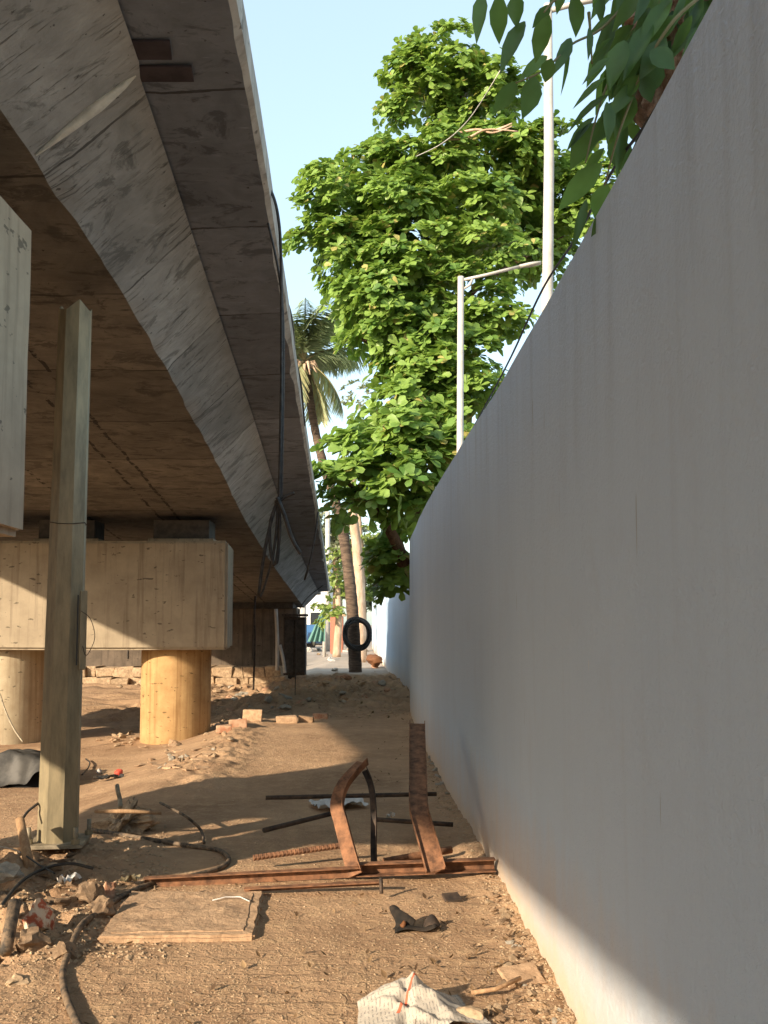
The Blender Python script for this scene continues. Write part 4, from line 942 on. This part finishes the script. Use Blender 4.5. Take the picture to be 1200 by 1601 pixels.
# ------------------------------------------------------------------ hoses and cables on the ground
def ground_pts(px_, lift=.012): return smoothpts([up_(G(u, v), lift) for u, v in px_], 8)
gp = ground_pts([(128, 1620), (118, 1601), (102, 1560), (98, 1525), (108, 1490), (128, 1458), (160, 1428), (195, 1402), (235, 1386), (275, 1378), (320, 1368), (350, 1357), (357, 1345), (340, 1332), (300, 1326), (250, 1318), (190, 1308), (140, 1300)], .014)
tag(tubeobj(gp, .0155, 'black_hose', M['dusty'], None, 12), 'dusty black hose snaking round the concrete cover in the foreground', 'hose')
gp = smoothpts([up_(G(250, 1284), .14), P(285, 1273, 6.9), P(305, 1288, 6.9), P(315, 1300, 6.9), up_(G(319, 1320), .01)], 6)
tag(tubeobj(gp, .010, 'black_hose', M['dusty'], None, 10), 'short black hose arching down right of the earth lump', 'hose')
a = P(148, 1268, 6.75); b = P(252, 1271, 6.8)
tag(MB().tube([a, a.lerp(b, .5) + Vector((0, 0, .006)), b], [.013, .015, .012], 8).build('wooden_stick', M['wood'], None, True), 'thin wooden stick resting across the top of the earth lump', 'stick')
gp = smoothpts([P(188, 1262, 7.0), P(187, 1248, 7.05), P(184, 1236, 7.05), P(183, 1228, 7.1)], 5)
tag(tubeobj(gp, .016, 'grey_conduit', M['galvdark'], None, 10), 'short bent grey conduit sticking up from behind the earth lump', 'pipe')
gp = smoothpts([P(36, 1279, 6.0), P(44, 1268, 6.05), P(58, 1257, 6.1), P(74, 1247, 6.3)], 5)
tag(tubeobj(gp, .008, 'black_cable', M['rubber'], None, 8), 'short black cable bending from the wooden stake toward the post', 'cable')
a = P(31, 1280, 5.9); b = P(47, 1362, 5.7)
tag(MB().tube([a, a.lerp(b, .5), b], [.026, .028, .03], 12).build('wooden_stake', M['wood'], None, True), 'thick wooden stake standing slanted at the left of the post', 'stake')
gp = ground_pts([(-10, 1338), (40, 1352), (75, 1372), (90, 1392), (140, 1365), (150, 1372)], .03)
gp = ground_pts([(-10, 1430), (30, 1400), (70, 1378), (110, 1362), (145, 1368)], .05)
tag(tubeobj(gp, .009, 'black_cable', M['rubber'], None, 8), 'thin black cable crossing the shaded rubble below the post', 'cable')
gp = ground_pts([(-10, 1335), (25, 1345), (60, 1362), (85, 1380)], .05)
tag(tubeobj(gp, .005, 'black_cable', M['rubber'], None, 8), 'very thin dark wire over the rubble beside the wooden stake', 'cable')
gp = ground_pts([(128, 1215), (137, 1205), (140, 1196), (134, 1190)], .03)
tag(tubeobj(gp, .009, 'black_cable', M['rubber'], None, 8), 'curled end of black cable poking out right of the post', 'cable')
gp = smoothpts([P(0, 1085, 13.2), P(8, 1110, 13.0), P(22, 1140, 12.9), P(36, 1160, 12.8)], 6)
tag(tubeobj(gp, .012, 'grey_cable', M['galvdark'], None, 8), 'slack thin cable trailing down in front of the pale left column', 'cable')
a = G(8, 1500); b = G(22, 1455)
tag(MB().tube([up_(a, .03), up_(b, .13)], [.028, .03], 10).build('pipe_stub', M['dusty'], None, True), 'stub of dark pipe leaning in the rubble at the left edge', 'pipe')

# small litter things
def sheet(name, g, w, d, hfun, mat, label, cat, rz=0, n=22, thick=0, uv=False):
    mb = MB(); ca, sa = math.cos(rz), math.sin(rz)
    for j in range(n + 1):
        for i in range(n + 1):
            s, t = i / n - .5, j / n - .5; dx, dy, h = hfun(s, t); x = s * w + dx; y = t * d + dy
            mb.v.append((g.x + x * ca - y * sa, g.y + x * sa + y * ca, g.z + h)); mb.uv.append((i / n, j / n))
    mb.hasuv = True
    for j in range(n):
        for i in range(n): a_ = j * (n + 1) + i; mb.f.append((a_, a_ + 1, a_ + n + 2, a_ + n + 1))
    return tag(mb.build(name, mat, None, True), label, cat)
# crumpled newspaper with grey print columns and a red rule
m = NT('newsprint'); sep = m.n('ShaderNodeSeparateXYZ'); m.l(m.coord('UV'), sep.inputs[0]); X, Yv = sep.outputs[0], sep.outputs[1]
base = m.mix((.47, .42, .35), (.38, .34, .29), m.noise(m.coord('UV'), 6, 4))
lines = m.math('GREATER_THAN', m.math('FRACT', m.math('MULTIPLY', X, 34)), .6)
brk = m.math('GREATER_THAN', m.noise(m.coord('UV', (34, 14, 1)), 2, 2), .5); cm = m.math('MULTIPLY', lines, brk)
cg = m.math('LESS_THAN', m.math('FRACT', m.math('MULTIPLY', Yv, 5)), .88); cm = m.math('MULTIPLY', cm, cg)
c_ = m.mix(base, (.12, .12, .125), m.math('MULTIPLY', cm, .6))
dg = m.math('ADD', X, m.math('MULTIPLY', Yv, -.55)); red = m.math('MULTIPLY', m.math('LESS_THAN', m.math('ABSOLUTE', m.math('SUBTRACT', dg, .12)), .014), m.math('GREATER_THAN', Yv, .3)); c_ = m.mix(c_, (.50, .13, .07), red)
pic = m.math('MULTIPLY', m.math('MULTIPLY', m.math('GREATER_THAN', X, .66), m.math('LESS_THAN', X, .88)), m.math('LESS_THAN', m.math('ABSOLUTE', m.math('SUBTRACT', Yv, .5)), .2))
c_ = m.mix(c_, m.mix((.09, .10, .10), (.42, .38, .34), m.noise(m.coord('UV'), 9, 4)), m.math('MULTIPLY', pic, .9))
M['paper'] = m.fin(c_, .85)
def crease(x, y, ang, off, w):
    d = x * math.cos(ang) + y * math.sin(ang) - off; return max(0, 1 - abs(d) / w)
def hp(s, t):
    pk = 1 - min(1, abs(s + .06) * 1.9) ** 1.5
    up = sm(-.5, .28, t) * (1 - .75 * sm(.30, .5, t))
    cr = .022 * crease(s, t, .35, .12, .12) - .016 * crease(s, t, -.2, -.1, .07) + .018 * crease(s, t, 1.2, .02, .06) - .012 * crease(s, t, 2.3, .08, .05) + .014 * crease(s, t, .8, -.2, .06)
    return (.03 * noise.noise(Vector((s * 2.2, t * 2.2, 8))) - .10 * t * s, .03 * noise.noise(Vector((s * 2.2, t * 2.2, 5))), .008 + .10 * up * pk + cr * (.3 + pk) + .012 * (1 - abs(noise.noise(Vector((s * 4.5 + 2, t * 4.5, 6)))) * 2.5) * pk * .6 + .008 * abs(noise.noise(Vector((s * 11, t * 11, 3)))) + .004 * noise.noise(Vector((s * 9, t * 9, 2))))
g = G(652, 1598); g.y += .06; g = Vector((g.x, g.y, gz(g.x, g.y)))
sheet('newspaper', g, .45, .30, hp, M['paper'], 'crumpled sheet of newspaper with a red rule lying in the sunlit foreground', 'newspaper', .2, 64)
def hr(s, t): return (.02 * noise.noise(Vector((s * 3, t * 3, 4))), 0, .02 + .06 * abs(noise.noise(Vector((s * 3.3, t * 3.3, 9)))) + .03 * abs(noise.noise(Vector((s * 8, t * 8, 2)))))
g = G(528, 1262); sheet('white_rag', g, .40, .34, hr, M['cloth'], 'crumpled white rag lying behind the bent rusty angle', 'rag', .4, 24)
g = G(108, 1385); sheet('white_scrap', up_(g, .02), .05, .14, hr, M['cloth'], 'small white scrap in the shaded rubble under the thin black cable', 'scrap', -.4, 10)
g = G(203, 1380); sheet('plastic_scrap', up_(g, .0), .09, .06, hr, M['galv'], 'small grey plastic scrap beside the left end of the long steel angle', 'scrap', .2, 8)
g = G(610, 1283); sheet('paper_scrap', g, .05, .03, hr, M['cloth'], 'tiny white paper scrap near the slim dark iron', 'scrap', .2, 6)
# torn shoe
g = G(645, 1455); sh = empty('torn_shoe', tuple(g), 'torn dark shoe lying on the sunlit path before the steel', 'shoe')
def torn(fn, name, mat, n=16):
    mb = MB()
    for j in range(n + 1):
        for i in range(n + 1): mb.v.append(tuple(g + Vector(fn(i / n, j / n))))
    for j in range(n):
        for i in range(n): a_ = j * (n + 1) + i; mb.f.append((a_, a_ + 1, a_ + n + 2, a_ + n + 1))
    o = mb.build(name, mat, sh, True); md = o.modifiers.new('thick', 'SOLIDIFY'); md.thickness = .006; return o
torn(lambda s, t: (-.10 + .10 * s + .015 * math.sin(t * 5), .02 + .05 * (t - .5), .012 + .10 * math.sin(math.pi * min(1, s * .62 + .38 * t)) * t ** .6), 'upper', M['shoe'])
torn(lambda s, t: (-.09 + .20 * s, -.02 + .07 * (t - .5) + .02 * math.sin(s * 3), .008 + .03 * s * s + .012 * math.sin(s * 6) + .008 * math.sin(t * 4)), 'sole', M['shoe'])
torn(lambda s, t: (.05 + .09 * s, .035 + .05 * (t - .5), .01 + .035 * math.sin(s * 3.1) * (.5 + t)), 'tongue', M['rustdark'])
link('insole_pad', rock_mesh(tuple(g + Vector((-.045, -.01, .032))), (.022, .02, .02), 4, .3, 2), M['orangecloth'], sh, True)
for k, (u, v, w, lab) in enumerate([(705, 1407, 26, 'small dark curled chip on the sunlit path under the channel end'), (815, 1530, 60, 'flat pale slab chip near the sunlit wall foot'), (775, 1560, 90, 'thin broken stick lying right of the newspaper')]):
    g2 = G(u, v); s = g2.y / F
    if k == 2: tag(tubeobj([up_(g2, .02) + Vector((-.1, 0, 0)), up_(g2, .035), up_(g2, .05) + Vector((.11, .08, 0))], .009, 'stick', M['wood'], None, 7), lab, 'stick')
    else:
        o = MB().box(up_(g2, .015), (w * s, w * s * .8, .014), Matrix.Rotation(.3, 3, 'Z') @ Matrix.Rotation(.25, 3, 'X'), .004).build('debris_chip', M['rustdark' if k == 0 else 'slab'], None, False, .003); tag(o, lab, 'debris')
# tarpaulin at left
g = G(10, 1232); g.y += .35; g.z = gz(g.x, g.y)
def ht(s, t):
    h = .36 * max(0, 1 - (s * 1.75) ** 2) ** .8 * (1 - .2 * (t + .5)) * sm(-.5, -.22, t) + .05 * abs(noise.noise(Vector((s * 4, t * 3, 3)))) + .02 * noise.noise(Vector((s * 12, t * 8, 6)))
    lift = sm(.18, .30, s) * sm(-.2, -.48, t) * .17 * (1 - sm(.40, .5, s))
    return (.06 * noise.noise(Vector((s * 3, t * 3, 4))), .05 * noise.noise(Vector((s * 4, t * 3, 7))) - lift * .4, h + .01 + lift)
tp_ = empty('tarpaulin', tuple(g), 'crumpled dark grey tarpaulin humped on the ground at the left edge', 'tarpaulin')
o_ = sheet('cover', g, 1.15, .8, ht, M['tarp'], None, None, .05, 44)
o_.parent = tp_; o_.data.transform(Matrix.Translation(-g))
o_ = sheet('opening_shade', g + Vector((.17, -.02, 0)), .42, .62, lambda s, t: (0, 0, .2 * max(0, 1 - (s * 2) ** 2) * sm(-.5, -.3, t)), M['black'], None, None, .05, 14)  # black sheet standing in for the shade inside the tarpaulin's opening
o_.parent = tp_; o_.data.transform(Matrix.Translation(-g))
g = G(62, 1228); link_o = tag(link('plastic_bottle', rock_mesh(tuple(up_(g, .03)), (.04, .03, .03), 9, .2, 2), M['red'], None, True), 'small red plastic bit beside the mouth of the tarpaulin', 'plastic bit')
# litter beyond the lump
g = G(155, 1210); link_ = tag(link('light_bulb', rock_mesh(tuple(up_(g, .03)), (.032, .032, .032), 11, .05, 3), M['white'], None, True), 'small round white ball lying on the litter right of the post', 'ball')
g = G(186, 1212); tag(link('red_cap', rock_mesh(tuple(up_(g, .03)), (.055, .05, .045), 19, .15, 3), M['red'], None, True), 'faded red cap lying on the litter right of the white ball', 'cap')
g = G(170, 1220); sheet('cloth_scrap', g, .30, .12, hr, M['tarp'], 'dark cloth scrap under the white ball and the red cap', 'scrap', .1, 12)
for k in range(16):
    g = G(random.uniform(210, 330), random.uniform(1165, 1215)); s = g.y / F
    tag(MB().box(up_(g, .012), (.13 * random.uniform(.6, 1.3), .1, .015), Matrix.Rotation(random.random() * 3, 3, 'Z') @ Matrix.Rotation(random.uniform(-.3, .3), 3, 'X'), .01).build('tile_piece', M['slab'], None, False, .003), 'flat broken tile in the sunlit litter right of the post', 'tile', 'broken tiles on the path')

# ------------------------------------------------------------------ far background through the gap
def far_pole(u, v0, v1, Y, r, mat, label, cat='pole'):
    a = P(u, v0, Y); b = P(u, v1, Y); b.z = gz(b.x, Y) - .1; return tag(MB().tube([b, a], [r * 1.15, r], 10).build('pole', mat, None, True), label, cat)
far_pole(512, 800, 1000, 62, .16, M['white'], 'slim pale pole rising between the flyover end and the palm')
far_pole(473, 948, 1018, 40, .16, M['white'], 'thick white post just right of the dark cabinet')
far_pole(507, 950, 1000, 50, .09, M['white'], 'thin white post beside the green net')
bl = empty('white_building', (P(484, 990, 80).x, 80, 0), 'low white building seen through the gap under the flyover end', 'building')
cx_ = P(486, 980, 80).x
link('wall', rough_box(cx_ - 5, cx_ + 1.6, 80, 86, 0, 7.5, .05, jit=0), M['whitebuilding'], bl)
for k in range(4):
    for j in range(2): MB().box((cx_ - 4 + k * 1.45, 79.97, 1.9 + j * 2.6), (.8, .1, 1.1)).build('window', M['glass'], bl)
MB().box((cx_ - 1.7, 79.5, 7.6), (7.2, 7.6, .25)).build('roof', M['whitebuilding'], bl)
def car(x, y, z, mat, label, rz):
    c = empty('parked_car', (x, y, z), label, 'car', None, 0)
    Rm = Matrix.Rotation(rz, 3, 'Z')
    prof = [(-2.0, .3), (-2.05, .75), (-1.9, .95), (-1.15, 1.02), (-.6, 1.45), (.75, 1.47), (1.35, 1.05), (1.95, .92), (2.05, .6), (2.0, .3)]
    mb = MB(); vs = []
    for s in (-1, 1):
        for a, b in prof: vs.append(Vector((x, y, z)) + Rm @ Vector((a, s * (.82 if b < 1.1 else .66), b)))
    n = len(prof); mb.add(vs, [tuple(range(n)), tuple(range(2 * n - 1, n - 1, -1))] + [(i, (i + 1) % n, n + (i + 1) % n, n + i) for i in range(n)])
    mb.build('body', mat, c, False, .05)
    for s in (-1, 1):
        mb = MB(); mb.add([Vector((x, y, z)) + Rm @ Vector((a, s * w, b)) for a, b, w in ((-1.0, 1.04, .80), (-.55, 1.38, .70), (.7, 1.40, .70), (1.15, 1.06, .80))], [(0, 1, 2, 3)]); mb.build('side_window', M['glass'], c)
        for a in (-1.25, 1.25):
            p = Vector((x, y, z)) + Rm @ Vector((a, s * .78, .32)); q = Rm @ Vector((0, .1 * s, 0))
            w = MB().tube([p - q, p + q], .32, 18).build('wheel', M['black'], c, True); MB().tube([p + q * .9, p + q * 1.1], .18, 14).build('rim', M['galv'], w, True)
    for a, w in ((-1.0, 1), (1.25, -1)):
        mb = MB(); e = .42 if w > 0 else -.5; mb.add([Vector((x, y, z)) + Rm @ Vector((a - .03 * w, -.66, 1.06)), Vector((x, y, z)) + Rm @ Vector((a - .03 * w, .66, 1.06)), Vector((x, y, z)) + Rm @ Vector((a + e - .04 * w, .58, 1.42)), Vector((x, y, z)) + Rm @ Vector((a + e - .04 * w, -.58, 1.42))], [(0, 1, 2, 3)]); mb.build('windscreen', M['glass'], c)
    for s in (-1, 1): 
        p = Vector((x, y, z)) + Rm @ Vector((-2.05, s * .6, .72)); MB().box(p, (.08, .3, .14), Rm).build('headlight', M['white'], c, False, .01)
    return c
pcx = P(484, 980, 62).x; car(pcx, 62, 0, M['carblue'], 'blue parked car in the distance through the gap by the white post', 1.2)
pcx = P(478, 980, 70).x; car(pcx - .8, 71, 0, M['whitebuilding'], 'white parked car behind the blue one in the distance', 1.35)
# green net
a = P(507, 948, 46); mb = MB(); nn_ = 16
for j in range(nn_ + 1):
    for i in range(nn_ + 1):
        t = j / nn_; s = i / nn_ - .5; base_c = P(494, 1003, 46); c_ = Vector(a).lerp(base_c, t); mb.v.append((c_.x + s * (.10 + .75 * t), c_.y + .12 * math.sin(s * 22) * t, max(c_.z, .05)))
for j in range(nn_):
    for i in range(nn_): q = j * (nn_ + 1) + i; mb.f.append((q, q + 1, q + nn_ + 2, q + nn_ + 1))
tag(mb.build('green_net', M['net'], None, True), 'green netting draped down in folds beside the thin white post', 'net')
bw = empty('brick_gatepost', (P(527, 990, 52).x, 52, 0), 'red masonry gate pier under the yellow green bush', 'gate pier')
link('pier', rough_box(P(516, 990, 52).x, P(536, 990, 52).x, 52, 52.8, -.1, 1.9, .03, jit=.01), M['brickwall'], bw)
MB().box((P(526, 990, 52).x, 52.4, 1.97), (.95, .95, .12)).build('coping', M['slab'], bw, False, .02)
g = G(583, 1028); tag(link('orange_sack', rock_mesh((P(586, 1020, 33).x, 33, .25), (.34, .3, .2), 6, .4, 3), M['orangecloth'], None, True), 'orange brown sack slumped at the far wall foot behind the pipe coil', 'sack')
def small_tree(name, label, blobs_, mat, base, trunk_top, r, lp_=.25, dens=7, tm='palebark', sub=.5, prof=LEAF_MANGO):
    t = empty(name, base, label, 'tree'); leaf_mesh('crown', [blob_leaves(blobs_, dens, lp_, prof, sub, 7)], mat, t)
    q = smoothpts([base, Vector(base).lerp(Vector(trunk_top), .5) + Vector((.1, 0, 0)), trunk_top], 6)
    MB().tube(q, [r - .5 * r * i / len(q) for i in range(len(q))], 12).build('trunk', M[tm], t, True); return t
Yb = 44
small_tree('roadside_tree', 'yellow green bushy roadside tree between the pale pole and the palm trunk', [pb(522, 900, 22, 40, Yb), pb(530, 940, 18, 30, Yb), pb(518, 960, 14, 18, Yb), pb(540, 880, 14, 30, Yb)], M['bush'], (P(526, 1000, Yb).x, Yb, 0), tuple(P(526, 900, Yb)), .2)
small_tree('roadside_tree', 'yellow green tree right of the palm trunk beside the far wall', [pb(575, 900, 18, 40, 46), pb(580, 860, 20, 30, 46), pb(572, 940, 12, 24, 46)], M['bush'], (P(566, 1000, 46).x, 46, 0), tuple(P(560, 800, 46)), .22, tm='palebark')
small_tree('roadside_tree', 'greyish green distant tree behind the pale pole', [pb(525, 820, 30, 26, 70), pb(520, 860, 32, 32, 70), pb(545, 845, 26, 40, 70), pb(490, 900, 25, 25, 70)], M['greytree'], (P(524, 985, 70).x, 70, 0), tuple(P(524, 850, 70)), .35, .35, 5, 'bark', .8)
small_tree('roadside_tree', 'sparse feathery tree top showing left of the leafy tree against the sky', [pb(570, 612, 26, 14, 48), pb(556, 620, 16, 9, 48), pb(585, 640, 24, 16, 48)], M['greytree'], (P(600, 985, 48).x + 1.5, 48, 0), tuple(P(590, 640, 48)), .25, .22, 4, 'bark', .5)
q = smoothpts([(P(563, 1000, 38).x, 38, -.1), P(562, 930, 38), P(559, 870, 38), P(553, 815, 38), P(549, 770, 38), P(560, 700, 38)], 6)
tt = empty('slender_tree', (P(563, 1000, 38).x, 38, 0), 'slender pale trunk standing right behind the palm trunk', 'tree')
MB().tube(q, [.24 - .1 * i / len(q) for i in range(len(q))], 12).build('trunk', M['palebark'], tt, True)
leaf_mesh('crown', [blob_leaves([pb(560, 700, 25, 25, 38)], 6, .25, LEAF_MANGO, .4, 7)], M['bush'], tt)

# ------------------------------------------------------------------ unseen blocks added outside the frame to limit the low sky light
def block(x0, x1, y0, y1, h, label, mat, side):
    b = empty('sky_light_block', ((x0 + x1) / 2, (y0 + y1) / 2, 0), label, 'building', 'unseen blocks added to limit sky light')
    link('wall', rough_box(x0, x1, y0, y1, -.3, h, .05, jit=0), mat, b)
    MB().box(((x0 + x1) / 2, (y0 + y1) / 2, h + .12), (x1 - x0 + .8, y1 - y0 + .8, .22)).build('roof', M['edge'], b)
    n = 5
    for k in range(n):
        for j in range(3):
            z = 1.9 + j * 3.2
            if z > h - 1.5: continue
            if side == 'x': MB().box((x1 + .02, y0 + (y1 - y0) * (k + .5) / n, z), (.12, 1.4, 1.4)).build('window', M['glass'], b)
            else: MB().box((x0 + (x1 - x0) * (k + .5) / n, y1 + .02, z), (1.4, .12, 1.4)).build('window', M['glass'], b)
block(-52, -40, -45, -18, 11, 'added three storey block limiting sky light across the road, behind and left of the viewer', M['abut'], 'x')
block(-50, -39, -16, 14, 10.5, 'added three storey block limiting sky light across the road, level with the viewer', M['edge'], 'x')
block(-54, -41, 17, 52, 12, 'added three storey block limiting sky light across the road, beyond the flyover end', M['abut'], 'x')
block(-16, 3, -46, -36, 9.5, 'added low block limiting sky light far behind the viewer', M['edge'], 'y')

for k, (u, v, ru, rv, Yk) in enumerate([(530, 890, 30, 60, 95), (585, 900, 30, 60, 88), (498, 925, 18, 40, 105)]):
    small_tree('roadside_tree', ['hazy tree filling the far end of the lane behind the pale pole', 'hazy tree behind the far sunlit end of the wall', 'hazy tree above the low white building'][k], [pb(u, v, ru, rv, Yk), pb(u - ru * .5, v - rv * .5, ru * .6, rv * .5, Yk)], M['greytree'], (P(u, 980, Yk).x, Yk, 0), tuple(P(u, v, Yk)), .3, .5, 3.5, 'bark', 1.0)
